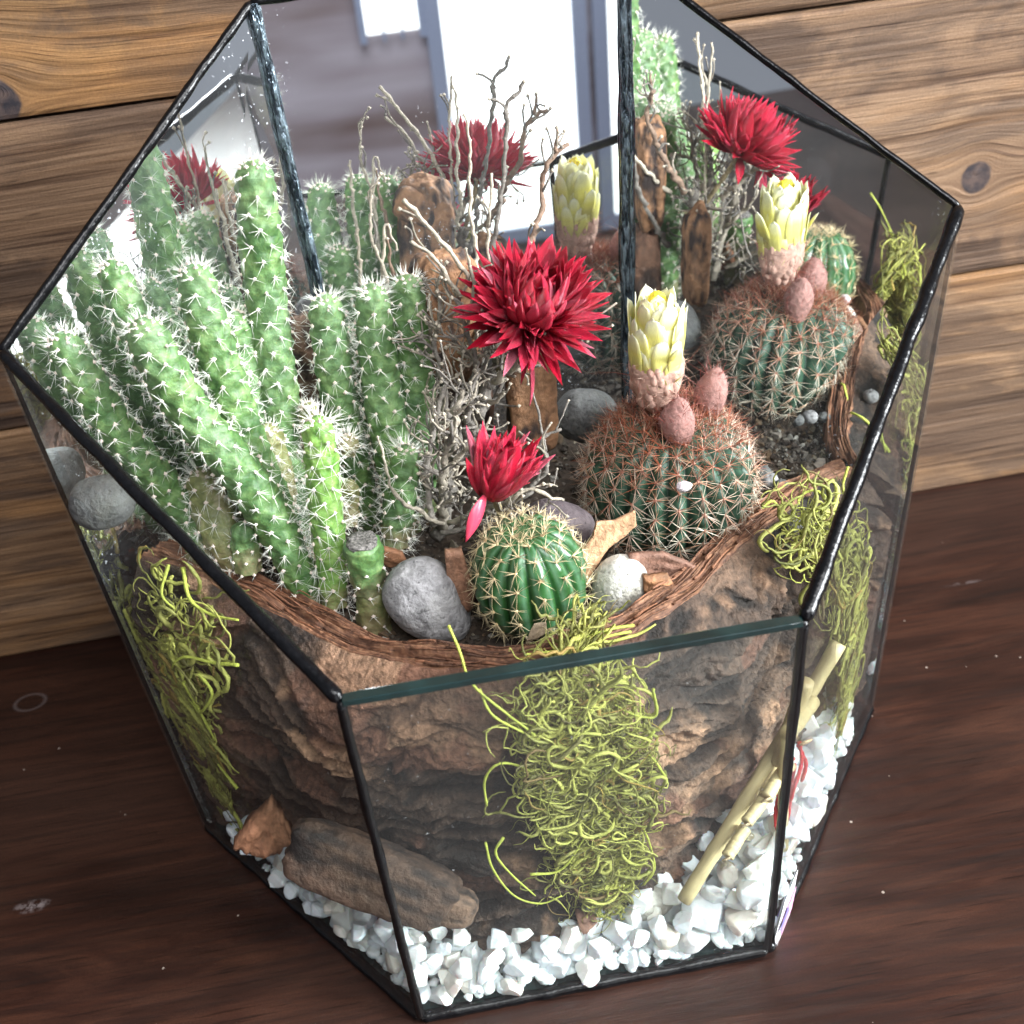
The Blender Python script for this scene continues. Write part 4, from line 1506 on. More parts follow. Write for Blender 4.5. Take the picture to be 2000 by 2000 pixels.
# ------------------------------------------------------------------ petals and flowers
def petal_mesh(name, mat, curve, width, cup=0.25, nz=9, nxp=4, tipw=0.5, notch=0.0, tip_curl=0.0, sharp=1.0):
    """unit petal: base at the origin, length along Z, width along X, outer face towards -Y; curve>0 bends inward (+Y)"""
    t = np.linspace(0, 1, nz)
    s = np.linspace(-1, 1, nxp + 1)
    Tt, S_ = np.meshgrid(t, s, indexing='ij')
    w_ = width * 0.5 * np.sin(np.clip(Tt * tipw + 0.10, 0, 1) * math.pi) ** sharp * np.where(Tt > 0.98, 0.15, 1)
    X = S_ * w_
    Y = curve * Tt ** 2 - cup * width * (1 - S_ ** 2) * np.sin(Tt * math.pi) - tip_curl * np.clip(Tt - 0.75, 0, 1) ** 2 * 8
    Z = Tt - notch * np.abs(S_) * (Tt > 0.9)
    V1 = np.stack([X, Y, Z], -1).reshape(-1, 3)
    V2 = V1 + [0, 0.012, 0]
    n_ = nxp + 1
    i_ = np.arange(nz - 1)[:, None] * n_
    j_ = np.arange(nxp)[None]
    Qa = np.stack([i_ + j_, i_ + j_ + 1, i_ + n_ + j_ + 1, i_ + n_ + j_], -1).reshape(-1, 4)
    Qb = Qa[:, ::-1] + len(V1)
    ring = list(range(n_)) + [k * n_ + nxp for k in range(1, nz)] + [(nz - 1) * n_ + k for k in range(nxp - 1, -1, -1)] + [k * n_ for k in range(nz - 2, 0, -1)]
    ring = np.array(ring)
    nx_ = np.roll(ring, -1)
    Qc = np.stack([nx_, ring, ring + len(V1), nx_ + len(V1)], -1)
    return mesh(name, np.vstack([V1, V2]), [np.vstack([Qa, Qb, Qc])], mat)


def place_petal(me, parent, axisM, origin, psi, alpha, rbase, length, wscale=1.0, name='petal', roll=0.0, lift=0.0, label=None):
    # local frame: outward radial direction e_r in the plane, petal leans outward by alpha
    o = bpy.data.objects.new(name, me)
    COL.objects.link(o)
    er = Vector((math.cos(psi), math.sin(psi), 0))
    ez = Vector((0, 0, 1))
    zdir = (ez * math.cos(alpha) + er * math.sin(alpha)).normalized()
    ydir = (ez * math.sin(alpha) - er * math.cos(alpha)).normalized()      # inward
    xdir = ydir.cross(zdir)
    Mx = Matrix((xdir, ydir, zdir)).transposed()
    if roll:
        Mx = Mx @ Matrix.Rotation(roll, 3, 'Z')
    Mx = axisM @ Mx @ Matrix.Diagonal((length * wscale, length, length))
    loc = Vector(origin) + axisM @ (er * rbase + ez * lift)
    b = parent['base'] if 'base' in parent else (0, 0, 0)
    o.parent = parent
    o.matrix_parent_inverse = Matrix.Translation((-b[0], -b[1], -b[2]))
    o.matrix_basis = Matrix.Translation(loc) @ Mx.to_4x4()
    if label:
        o['label'] = label
    return o


RED_OUT = [petal_mesh('petal', M['red'], c_, w_, cup_, tipw=0.92, sharp=0.9, tip_curl=tcu) for c_, w_, cup_, tcu in
           ((-0.05, 0.22, 0.25, 0.02), (0.14, 0.19, 0.3, 0.0), (-0.12, 0.20, 0.2, 0.04), (0.06, 0.17, 0.35, -0.03))]
RED_IN = [petal_mesh('petal', M['red'], c_, w_, 0.3, tipw=0.90, sharp=0.85) for c_, w_ in ((0.55, 0.34), (0.75, 0.30), (0.62, 0.26))]


def strawflower(center, axis, size, label, n_out, n_in, a_out, a_in, seed, extra=()):
    r = np.random.default_rng(seed)
    f = thing('strawflower', label, 'flower', center, 'red dried strawflowers')
    aM = Vector(axis).to_track_quat('Z', 'Y').to_matrix()
    V_, F_ = lump((size * 0.20, size * 0.20, size * 0.16), 3, 2, 0.05, 2, seed)
    obj('receptacle', mesh('receptacle', V_ @ np.array(aM).T + center, [F_], M['red_core']), f)
    ga = 2.39996
    for k in range(n_out):
        t = k / n_out
        al = a_out[0] * (1 - t) + a_out[1] * t + r.normal() * 0.14
        place_petal(RED_OUT[r.integers(4)], f, aM, center, k * ga + r.normal() * 0.08, al, size * 0.17, size * r.uniform(0.70, 1.12) * (1 - 0.16 * t),
                    r.uniform(0.8, 1.2), roll=r.normal() * 0.45, lift=-size * 0.10 * (1 - t))
    for k in range(n_in):
        t = k / n_in
        al = a_in[0] * (1 - t) + a_in[1] * t + r.normal() * 0.05
        place_petal(RED_IN[r.integers(3)], f, aM, center, k * ga + 1, al, size * 0.20 * (1 - t * 0.75), size * (0.80 - 0.20 * t) * r.uniform(0.92, 1.08),
                    r.uniform(0.9, 1.25), roll=r.normal() * 0.15, lift=size * 0.02)
    for (psi, al, ln, wsc, lb) in extra:
        place_petal(RED_OUT[2], f, aM, center, psi, al, size * 0.2, size * ln, wsc, label=lb)
    return f


M['red_core'] = mat_plain('red_flower_core', (0.16, 0.004, 0.008), 0.5)
fc = at(1003, 590, y=0.012)
strawflower(fc, (0.16, -0.46, 0.86), 0.0158, 'large open dark red strawflower at the top of the dry twigs', 200, 80, (1.48, 0.34), (1.10, 0.12), 3)
fc2 = at(930, 925, y=-0.012)
sf = strawflower(fc2, (0.42, -0.05, 0.90), 0.0150, 'smaller half closed dark red strawflower above the green ball cactus', 84, 30, (0.50, 0.12), (0.30, 0.05), 8)
place_petal(petal_mesh('petal', mat_plain('pink_back_petal', (0.52, 0.045, 0.085), 0.3, 0.4, 500), -0.08, 0.40, 0.3, tipw=0.92), sf,
            Vector((-0.5, -0.35, -0.62)).to_track_quat('Z', 'Y').to_matrix(), fc2 + [-0.002, -0.003, 0.001], 0, 0, 0, 0.0110, 1.0, label='folded paler pink petal pointing down')
sf1 = [o for o in bpy.data.objects if o.name.startswith('strawflower')][0]
for (vx, vy, vz, L_, wsc) in ((-0.02, -0.25, -1, 0.0150, 1.25), (-0.22, -0.1, -1, 0.011, 0.9), (0.40, 0.0, -0.9, 0.0095, 0.8)):
    place_petal(RED_OUT[3], sf1, Vector((vx, vy, vz)).to_track_quat('Z', 'Y').to_matrix(), fc + [0.001 - 0.003, -0.006, -0.0035], 0, 0, 0, L_, wsc)

for root_, c_, foot_ in ((sf1, fc, at(940, 700, y=0.020)), (sf, fc2, np.array([-0.004, -0.004, 0.083]))):
    p_ = catmull(np.array([c_, c_ * 0.6 + foot_ * 0.4 + [0.0006, 0.001, -0.001], foot_]), 18)
    V_, F_ = tube(p_, 0.0007 * (1 + 0.15 * rng.normal(size=18)), 8)
    obj('stalk', mesh('stalk', V_, F_, M['twig'], True, np.array([[0.30, 0.24, 0.13]])), root_)

# yellow cactus flower
YP = [petal_mesh('petal', M['yellow'], c_, w_, 0.06, tipw=0.86, sharp=0.62, nz=10, notch=0.03, tip_curl=tcu) for c_, w_, tcu in ((0.04, 0.38, 0.02), (-0.02, 0.34, 0.05), (0.06, 0.34, 0.0))]
f0 = at(1237, 770, y=0.013)
f1 = at(1238, 690, y=0.013)
f2 = at(1240, 545, y=0.013)
yf = thing_dummy = obj('flower', None, bball, None)
yf['label'] = 'pale yellow flower on a woolly pink tube'
ax = f2 - f0
LF = np.linalg.norm(ax)
ax /= LF
aM = Vector(ax).to_track_quat('Z', 'Y').to_matrix()
tt = np.linspace(0, 1, 24)
prof = np.interp(tt, [0, 0.2, 0.45, 0.75, 0.9, 1.0], [0.0024, 0.0042, 0.0060, 0.0066, 0.0060, 0.0040])
pts = f0[None] + ax[None] * (tt * LF * 0.52)[:, None]
Vt, Ft = tube(pts, prof, 28)


def add_child(name, me, parent):
    o = bpy.data.objects.new(name, me)
    COL.objects.link(o)
    o.parent = parent
    o.matrix_parent_inverse = Matrix.Translation(tuple(-v for v in bball['base'])) if parent == bball else Matrix.Identity(4)
    return o


ft = add_child('flower_tube', mesh('flower_tube', Vt, Ft, M['pink_tube']), yf)
r = np.random.default_rng(44)


def yellow(alpha, psi, rb, zl, length, k, wsc=1.0, nm='petal'):
    er = Vector((math.cos(psi), math.sin(psi), 0))
    o = bpy.data.objects.new(nm, YP[k % 3])
    COL.objects.link(o)
    zdir = (Vector((0, 0, 1)) * math.cos(alpha) + er * math.sin(alpha)).normalized()
    ydir = (Vector((0, 0, 1)) * math.sin(alpha) - er * math.cos(alpha)).normalized()
    Mx = aM @ Matrix((ydir.cross(zdir), ydir, zdir)).transposed() @ Matrix.Diagonal((length * wsc, length, length))
    o.parent = yf
    o.matrix_basis = Matrix.Translation(Vector(f0) + aM @ (er * rb + Vector((0, 0, zl)))) @ Mx.to_4x4()
    return o


for layer, (zf, rb, ln, n_, al) in enumerate(((0.26, 0.0060, 0.0098, 11, 0.10), (0.34, 0.0060, 0.0108, 11, 0.08), (0.42, 0.0057, 0.0116, 11, 0.08), (0.49, 0.0052, 0.0122, 10, 0.10),
                                              (0.54, 0.0044, 0.0126, 9, 0.14), (0.56, 0.0034, 0.0126, 7, 0.09), (0.58, 0.0020, 0.0116, 6, 0.04))):
    for k in range(n_):
        yellow(al * 0.45 + r.normal() * 0.05, (k + 0.5 * (layer % 2)) * 2 * math.pi / n_ + r.normal() * 0.1, rb, zf * LF, ln * r.uniform(0.92, 1.1), k + layer, 1.15)
yellow(0.42, -0.3, 0.0055, 0.42 * LF, 0.0118, 0, 1.0)
yellow(0.55, 3.4, 0.0055, 0.45 * LF, 0.0075, 1, 0.8)
yellow(0.70, -2.6, 0.0055, 0.28 * LF, 0.0050, 1, 0.8)
M['anther'] = mat_plain('yellow_anthers', (0.80, 0.62, 0.03), 0.6, 0.3, 1500, 0.001)
Vc, Fc = lump((0.0021, 0.0021, 0.0024), 4, 2, 0.25, 5, 6)
add_child('stamens', mesh('stamens', Vc @ np.array(aM).T + f0 + ax * LF * 0.90, [Fc], M['anther']), yf)
yf.matrix_parent_inverse = Matrix.Translation(tuple(-v for v in bball['base']))
a = Acc()


def hairs(P0, N0, n_, L0, L1, rad_, col, acc, r, spread=1.0):
    D_ = N0 * 0.35 + r.normal(size=(n_, 3)) * spread
    cones(P0, D_, r.uniform(L0, L1, n_), rad_, r.normal(size=(n_, 3)) * 0.35, np.array(col) * r.uniform(0.6, 1.5, (n_, 1)), acc)


idx = r.integers(0, len(Vt) - 2, 520)
P0 = Vt[idx]
cen = f0 + ax * (((P0 - f0) @ ax))[:, None]
N0 = (P0 - cen) / (np.linalg.norm(P0 - cen, axis=1)[:, None] + 1e-9)
hairs(P0, N0, 400 + 120, 0.001, 0.0032, 0.00004, (0.55, 0.36, 0.28), a, r)
idx = r.integers(0, len(Vt) - 2, 90)
P0 = Vt[idx]
cen = f0 + ax * (((P0 - f0) @ ax))[:, None]
N0 = (P0 - cen) / (np.linalg.norm(P0 - cen, axis=1)[:, None] + 1e-9)
hairs(P0, N0, 90, 0.003, 0.007, 0.00006, (0.22, 0.05, 0.03), a, r, 0.9)
h_ = add_child('hairs', a.mesh('hairs', M['spine_w'], False), yf)
h_['kind'] = 'stuff'
# woolly scales on the tube
a = Acc()
for k in range(46):
    t = r.uniform(0.15, 0.85)
    ps = r.uniform(0, 6.28)
    T_, N_, B_ = frames(pts)
    ii = int(t * 23)
    p_ = pts[ii] + (np.cos(ps) * N_[ii] + np.sin(ps) * B_[ii]) * prof[ii] * 0.86
    V_, F_ = lump((0.0012, 0.0012, 0.0022), 2, 2, 0.2, 2, k)
    a.add(V_ @ np.array(aM).T + p_, [F_])
add_child('scales', a.mesh('scales', M['pink_tube']), yf)

for k, (px_, py_, yy, sx, sz, lean) in enumerate(((1277, 800, 0.004, 0.0042, 0.0068, 0.05), (1340, 745, 0.014, 0.0040, 0.0072, -0.12))):
    c_ = at(px_, py_, y=yy)
    V_, F_ = lump((sx, sx, sz), 4, 2.1, 0.06, 3, 80 + k, (0.0, lean * -1.5, 0))
    V_[:, :2] *= (1 - 0.30 * np.clip(V_[:, 2:3] / sz, 0, 1) ** 2 - 0.25 * np.clip(-V_[:, 2:3] / sz, 0, 1))
    V_[:, 0] += 0.0009 * (V_[:, 2] / sz) ** 2
    bo = obj('bud', mesh('bud', V_ + c_, [F_], M['bud']), bball)
    a = Acc()
    idx = r.integers(0, len(V_), 380)
    N0 = V_[idx] / np.linalg.norm(V_[idx], axis=1)[:, None]
    hairs(V_[idx] + c_, N0, 380, 0.0006, 0.0018, 0.000035, (0.42, 0.25, 0.22), a, r)
    top_ = np.where(V_[:, 2] > sz * 0.1)[0]
    idx = r.choice(top_, 60)
    N0 = V_[idx] / np.linalg.norm(V_[idx], axis=1)[:, None]
    hairs(V_[idx] + c_, N0, 60, 0.002, 0.0055, 0.00006, (0.20, 0.04, 0.03), a, r, 0.8)
    hb = obj('hairs', a.mesh('hairs', M['spine_w'], False), bo, kind='stuff')

# ------------------------------------------------------------------ dry twigs
bush = thing('dried_twig_bush', 'dry grey branching twigs standing in the middle behind the red flowers', 'dried plant', at(830, 1005, z=0.086))
tw = Acc()
buds = Acc()
r = np.random.default_rng(17)
C_LIGHT, C_GREY, C_BROWN = np.array((0.47, 0.41, 0.32)), np.array((0.27, 0.24, 0.205)), np.array((0.27, 0.18, 0.125))


def twig(pts, r0, r1, depth, col, dens=1.0, spread=1.0):
    n_ = max(6, int(np.sum(np.linalg.norm(np.diff(pts, axis=0), axis=1)) / 0.0011))
    p = catmull(np.array(pts), n_)
    p = p + (np.stack([fbm(np.stack([np.arange(n_) * 0.6, np.full(n_, 3.1 * k + r.uniform(0, 50)), np.zeros(n_)], -1), 2, int(r.integers(999))) for k in range(3)], -1) - 0.5) * r0 * 1.6
    rr = 0.70 * np.linspace(r0, r1, n_) * (1 + 0.55 * (r.random(n_) - 0.4))
    V_, F_ = tube(p, rr, 7)
    tw.add(V_, F_, col * r.uniform(0.75, 1.2))
    L_ = n_ * 0.0011
    if depth > 0:
        m_ = int(dens * L_ / 0.0052)
        for q in range(m_):
            i_ = int(r.integers(int(n_ * 0.15), n_))
            tdir = p[min(i_ + 1, n_ - 1)] - p[max(i_ - 1, 0)]
            tdir /= np.linalg.norm(tdir) + 1e-9
            sd = r.normal(size=3)
            sd -= tdir * (sd @ tdir)
            sd /= np.linalg.norm(sd)
            dr = tdir * r.uniform(0.3, 1.0) + sd * 0.9 * spread + np.array([0, 0, 0.35])
            dr /= np.linalg.norm(dr)
            ln = r.uniform(0.003, 0.011) * (0.75 if depth == 1 else 1.1)
            e = p[i_] + dr * ln
            mid_ = p[i_] + dr * ln * 0.5 + r.normal(size=3) * 0.0008
            twig([p[i_], mid_, e], rr[i_] * 0.6 + 0.0001, max(0.00028, rr[i_] * 0.35), depth - 1, (C_LIGHT * 0.8 if r.random() < 0.5 else C_GREY * 0.85), dens, spread)
    else:
        octas(p[-1:] + 0, 0.00045 * r.uniform(0.8, 1.5), tw, C_LIGHT * 1.15)
    # knobs
    kk = r.integers(0, n_, max(1, n_ // 5))
    octas(p[kk], rr[kk] * 1.25 + 0.0001, tw, col * 1.15)


def T_(pl_, r0, r1, depth=1, col=C_GREY, dens=1.0, spread=1.0):
    twig([at(a_, b_, y=c_) for a_, b_, c_ in pl_], r0, r1, depth, col, dens, spread)


T_([(828, 1012, 0.012), (850, 900, 0.015), (895, 800, 0.020), (925, 720, 0.022), (945, 650, 0.024)], 0.0026, 0.0020, 2, C_GREY * 0.9, 2.6)
T_([(900, 760, 0.030), (925, 560, 0.042), (935, 430, 0.046), (952, 310, 0.048), (958, 205, 0.049), (990, 155, 0.049)], 0.0012, 0.0006, 0, C_GREY * 0.9)
T_([(957, 215, 0.049), (945, 195, 0.049), (925, 188, 0.049)], 0.0006, 0.0003, 0, C_GREY * 0.8)
T_([(985, 600, 0.030), (1005, 450, 0.040), (1022, 380, 0.044), (1030, 310, 0.045), (1076, 268, 0.046)], 0.0013, 0.0008, 1, C_BROWN, 1.2, 0.6)
T_([(1048, 290, 0.045), (1052, 240, 0.046)], 0.0006, 0.0004, 0, C_BROWN)
T_([(940, 690, 0.02), (925, 560, 0.020), (922, 440, 0.020), (928, 330, 0.020)], 0.0007, 0.0004, 1, C_LIGHT, 0.35, 0.4)
T_([(900, 640, 0.030), (900, 500, 0.042), (888, 380, 0.046), (886, 290, 0.047), (878, 218, 0.048)], 0.0009, 0.0004, 0, C_LIGHT)
T_([(905, 560, 0.02), (862, 490, 0.018), (800, 420, 0.017), (762, 378, 0.016)], 0.0008, 0.0006, 1, C_LIGHT, 0.5, 0.5)
T_([(870, 560, 0.016), (820, 490, 0.015), (775, 455, 0.015)], 0.0007, 0.0005, 1, C_LIGHT, 0.6, 0.5)
T_([(880, 620, 0.016), (893, 540, 0.014), (880, 470, 0.014)], 0.0006, 0.0004, 0, C_LIGHT)
T_([(740, 640, 0.034), (725, 520, 0.034), (700, 440, 0.034), (702, 360, 0.034)], 0.0009, 0.0004, 1, C_LIGHT, 0.5, 0.4)
T_([(690, 600, 0.036), (678, 500, 0.036), (676, 430, 0.036)], 0.0008, 0.0004, 1, C_LIGHT, 0.4, 0.4)
T_([(730, 560, 0.036), (722, 480, 0.036), (730, 420, 0.036), (748, 470, 0.036)], 0.0007, 0.0004, 0, C_LIGHT)
T_([(760, 600, 0.036), (740, 500, 0.036), (733, 450, 0.036)], 0.0008, 0.0004, 0, C_BROWN)
T_([(835, 990, 0.006), (790, 965, 0.003), (748, 935, 0.001), (725, 880, 0.0), (712, 822, 0.0)], 0.0008, 0.00035, 0, C_LIGHT)
T_([(838, 1000, 0.008), (835, 930, 0.006), (842, 850, 0.004), (868, 760, 0.003), (872, 735, 0.003)], 0.0016, 0.0009, 2, C_LIGHT * 0.85, 2.2)
T_([(846, 880, 0.005), (880, 850, 0.002), (912, 815, 0.0), (925, 790, 0.0)], 0.0009, 0.0005, 1, C_LIGHT, 1.2)
T_([(820, 990, 0.006), (805, 900, 0.008), (820, 800, 0.010), (845, 720, 0.012)], 0.0012, 0.0007, 2, C_GREY, 2.0)
T_([(860, 850, 0.014), (840, 740, 0.016), (822, 640, 0.018), (835, 560, 0.020)], 0.0012, 0.0006, 2, C_GREY, 2.2)
T_([(880, 800, 0.018), (900, 700, 0.016), (880, 620, 0.016), (862, 560, 0.018)], 0.0012, 0.0006, 2, C_GREY, 2.4)
T_([(930, 720, 0.014), (970, 690, 0.010), (1020, 650, 0.008), (1085, 622, 0.008)], 0.0012, 0.0006, 2, C_LIGHT, 1.8)
T_([(850, 990, 0.004), (900, 965, -0.002), (950, 950, -0.006), (1000, 925, -0.008), (1065, 948, -0.008)], 0.0010, 0.0005, 2, C_LIGHT, 1.6)
T_([(985, 940, 0.0), (1035, 880, 0.002), (1020, 830, 0.004), (1058, 812, 0.004)], 0.0009, 0.0004, 1, C_GREY, 1.5)
T_([(1000, 720, 0.012), (1020, 800, 0.010), (1030, 850, 0.008)], 0.0004, 0.0004, 0, C_GREY)
T_([(835, 1005, 0.002), (870, 1000, 0.0), (905, 990, -0.002)], 0.0010, 0.0005, 2, C_GREY, 1.6)
obj('twigs', tw.mesh('twigs', M['twig']), bush)


# ------------------------------------------------------------------ cork pieces
def cork(px_, py_, yy, size, rot, seed, label, cat='bark', tone=0, sub=5, name='cork_chunk', amp=0.2, power=4.0, grain=(420, 420, 110)):
    V_, F_ = lump(size, sub, power, amp, 1.7, seed, None)
    n_ = fbm(V_ * 260 + seed, 4, seed)
    n2 = fbm(V_ * list(grain) + seed, 4, seed + 3)
    V_ = V_ * (1 + 0.12 * (n2 - 0.5) + 0.04 * (np.abs(n_ - 0.5) * 4 - 0.5))[:, None]
    R_ = np.array(Matrix.Rotation(rot[2], 3, 'Z') @ Matrix.Rotation(rot[1], 3, 'Y') @ Matrix.Rotation(rot[0], 3, 'X'))
    A_ = np.array([(0.33, 0.17, 0.085), (0.17, 0.085, 0.05), (0.19, 0.115, 0.075), (0.46, 0.29, 0.16), (0.10, 0.058, 0.038)][tone])
    B_ = np.array([(0.035, 0.022, 0.018), (0.05, 0.028, 0.02), (0.04, 0.028, 0.022), (0.20, 0.11, 0.06), (0.022, 0.015, 0.012)][tone])
    w_ = np.clip((n_ * 0.5 + n2 * 0.5 - 0.40) * 7, 0, 1)[:, None]
    c_ = A_ * w_ * (0.7 + 0.6 * n2[:, None]) + B_ * (1 - w_)
    p_ = at(px_, py_, y=yy)
    return obj(name, mesh(name, V_ @ R_.T, [F_], M['cork'], True, c_), None, tuple(p_), None, label, cat)


cork(845, 600, 0.034, (0.0078, 0.0045, 0.017), (0.0, 0.05, 0.2), 3, 'orange-brown cork bark chunk standing behind the twigs')
cork(1000, 755, 0.026, (0.0062, 0.0035, 0.0150), (0.0, 0.02, 0.1), 5, 'tan cork bark piece standing right of the twig trunk')
cork(815, 525, 0.036, (0.0060, 0.0035, 0.0046), (0.2, 0.5, 0.0), 7, 'dark orange cork lump at the top behind the left cactus stems')
cork(860, 800, 0.036, (0.0100, 0.005, 0.014), (0.0, 0.1, 0.2), 9, 'brown cork lump low behind the twig trunk', tone=1)
cork(560, 690, 0.050, (0.008, 0.004, 0.014), (0.0, 0.0, 0.0), 15, 'dark bark piece against the mirror behind the tall cactus stems', tone=2)


def chip(outline, y_fn, th, col, label, seed, name='bark_chip', curl=0.0, bend=0.0):
    """a flat splinter of bark: an outline with thickness, uneven and slightly curled"""
    pts_ = np.array([at(a_, b_, y=y_fn(a_, b_)) for a_, b_ in outline])
    c_ = pts_.mean(0)
    U_, S_, Vt_ = np.linalg.svd(pts_ - c_)
    nrm_ = Vt_[2]
    bm_ = bmesh.new()
    vs = [bm_.verts.new(p) for p in pts_]
    f_ = bm_.faces.new(vs)
    bmesh.ops.triangulate(bm_, faces=[f_])
    bmesh.ops.subdivide_edges(bm_, edges=bm_.edges, cuts=3, use_grid_fill=True)
    bmesh.ops.triangulate(bm_, faces=bm_.faces)
    bmesh.ops.subdivide_edges(bm_, edges=bm_.edges, cuts=1, use_grid_fill=True)
    V_ = np.array([v_.co[:] for v_ in bm_.verts])
    bm_.faces.ensure_lookup_table()
    F_ = [[v_.index for v_ in g.verts] for g in bm_.faces]
    T3 = np.array([g for g in F_ if len(g) == 3])
    T4 = np.array([g for g in F_ if len(g) == 4])
    bnd = [(e.verts[0].index, e.verts[1].index) for e in bm_.edges if len(e.link_faces) == 1]
    bm_.free()
    n_ = fbm(V_ * 350 + seed, 4, seed) - 0.5
    n2 = fbm((V_ - c_) @ Vt_.T * [120, 900, 1] + seed, 3, seed + 1) - 0.5
    q = (V_ - c_) @ Vt_[0]
    V1 = V_ + nrm_ * (n_ * th * 1.2 + n2 * th * 0.8 + curl * q ** 2 * 60)[:, None]
    V2 = V1 - nrm_ * th
    N_ = len(V_)
    Fs_ = []
    if len(T3):
        Fs_ += [T3, T3[:, ::-1] + N_]
    if len(T4):
        Fs_ += [T4, T4[:, ::-1] + N_]
    bq = np.array([[a_, b_, b_ + N_, a_ + N_] for a_, b_ in bnd])
    Fs_.append(bq)
    col_ = np.array(col) * (0.55 + 1.3 * np.clip(n2 + 0.5, 0, 1))[:, None] * (0.75 + 0.5 * (n_ + 0.5))[:, None]
    me_ = mesh(name, np.vstack([V1, V2]) - c_, Fs_, M['bark_torn'], True, np.vstack([col_, col_]))
    bm_ = bmesh.new()
    bm_.from_mesh(me_)
    bmesh.ops.recalc_face_normals(bm_, faces=bm_.faces)
    bm_.to_mesh(me_)
    bm_.free()
    return obj(name, me_, None, tuple(c_), None, label, 'bark chip')


chip([(1197, 962), (1160, 982), (1125, 985), (1140, 1000), (1118, 1015), (1098, 1040), (1092, 1075), (1112, 1088), (1130, 1060), (1148, 1035), (1180, 1012), (1200, 990)],
     lambda a_, b_: -0.014 + (1080 - b_) * 0.00003, 0.0009, (0.50, 0.29, 0.16), 'pale curled tan bark shaving between the green ball and white stone', 3, curl=0.15)
chip([(1185, 1042), (1250, 1038), (1330, 1070), (1318, 1085), (1255, 1082), (1215, 1098), (1180, 1075)], lambda a_, b_: -0.016, 0.0016, (0.22, 0.11, 0.075), 'reddish brown bark chip right of the white stone', 4)
chip([(1215, 1090), (1262, 1088), (1275, 1110), (1240, 1130), (1215, 1115)], lambda a_, b_: -0.022, 0.0016, (0.28, 0.13, 0.06), 'small orange-brown bark crumb below the reddish chip', 5)
chip([(838, 1035), (870, 1030), (885, 1080), (895, 1120), (880, 1150), (858, 1120), (842, 1085)], lambda a_, b_: -0.016, 0.002, (0.24, 0.12, 0.07), 'brown bark chip wedged between the grey stone and green ball', 6)
chip([(720, 1035), (760, 1045), (770, 1065), (735, 1075), (715, 1060)], lambda a_, b_: -0.004, 0.0015, (0.26, 0.12, 0.06), 'small brown bark crumb behind the grey stone', 7)
chip([(1008, 1176), (1030, 1172), (1032, 1192), (1012, 1204), (994, 1208), (1000, 1190)], lambda a_, b_: -0.0355, 0.0004, (0.55, 0.42, 0.28), 'tiny tan bark flake stuck on the front of the green ball cactus', 8)
cork(700, 1650, -0.0465, (0.0205, 0.0044, 0.0080), (-0.45, 0.42, -0.35), 23, 'flat dark brown bark slab leaning low against the big bark at the front left', tone=4, amp=0.10, power=5.0, name='bark_chunk', grain=(45, 420, 420))
cork(830, 1705, -0.0515, (0.0090, 0.0034, 0.0050), (-0.3, 0.45, -0.2), 27, 'thin greyish end piece of bark lying on the white pebbles', tone=2, amp=0.15, power=3.0, name='bark_chunk', grain=(60, 500, 500))
chip([(440, 1600), (470, 1560), (512, 1517), (550, 1570), (548, 1592), (515, 1620), (480, 1612)], lambda a_, b_: -0.021, 0.004, (0.34, 0.16, 0.085), 'pointed reddish bark chip in the left front corner', 9)
chip([(1085, 1720), (1120, 1712), (1128, 1740), (1100, 1752)], lambda a_, b_: -0.051, 0.003, (0.32, 0.17, 0.12), 'small pinkish bark chip at the foot of the moss', 10)


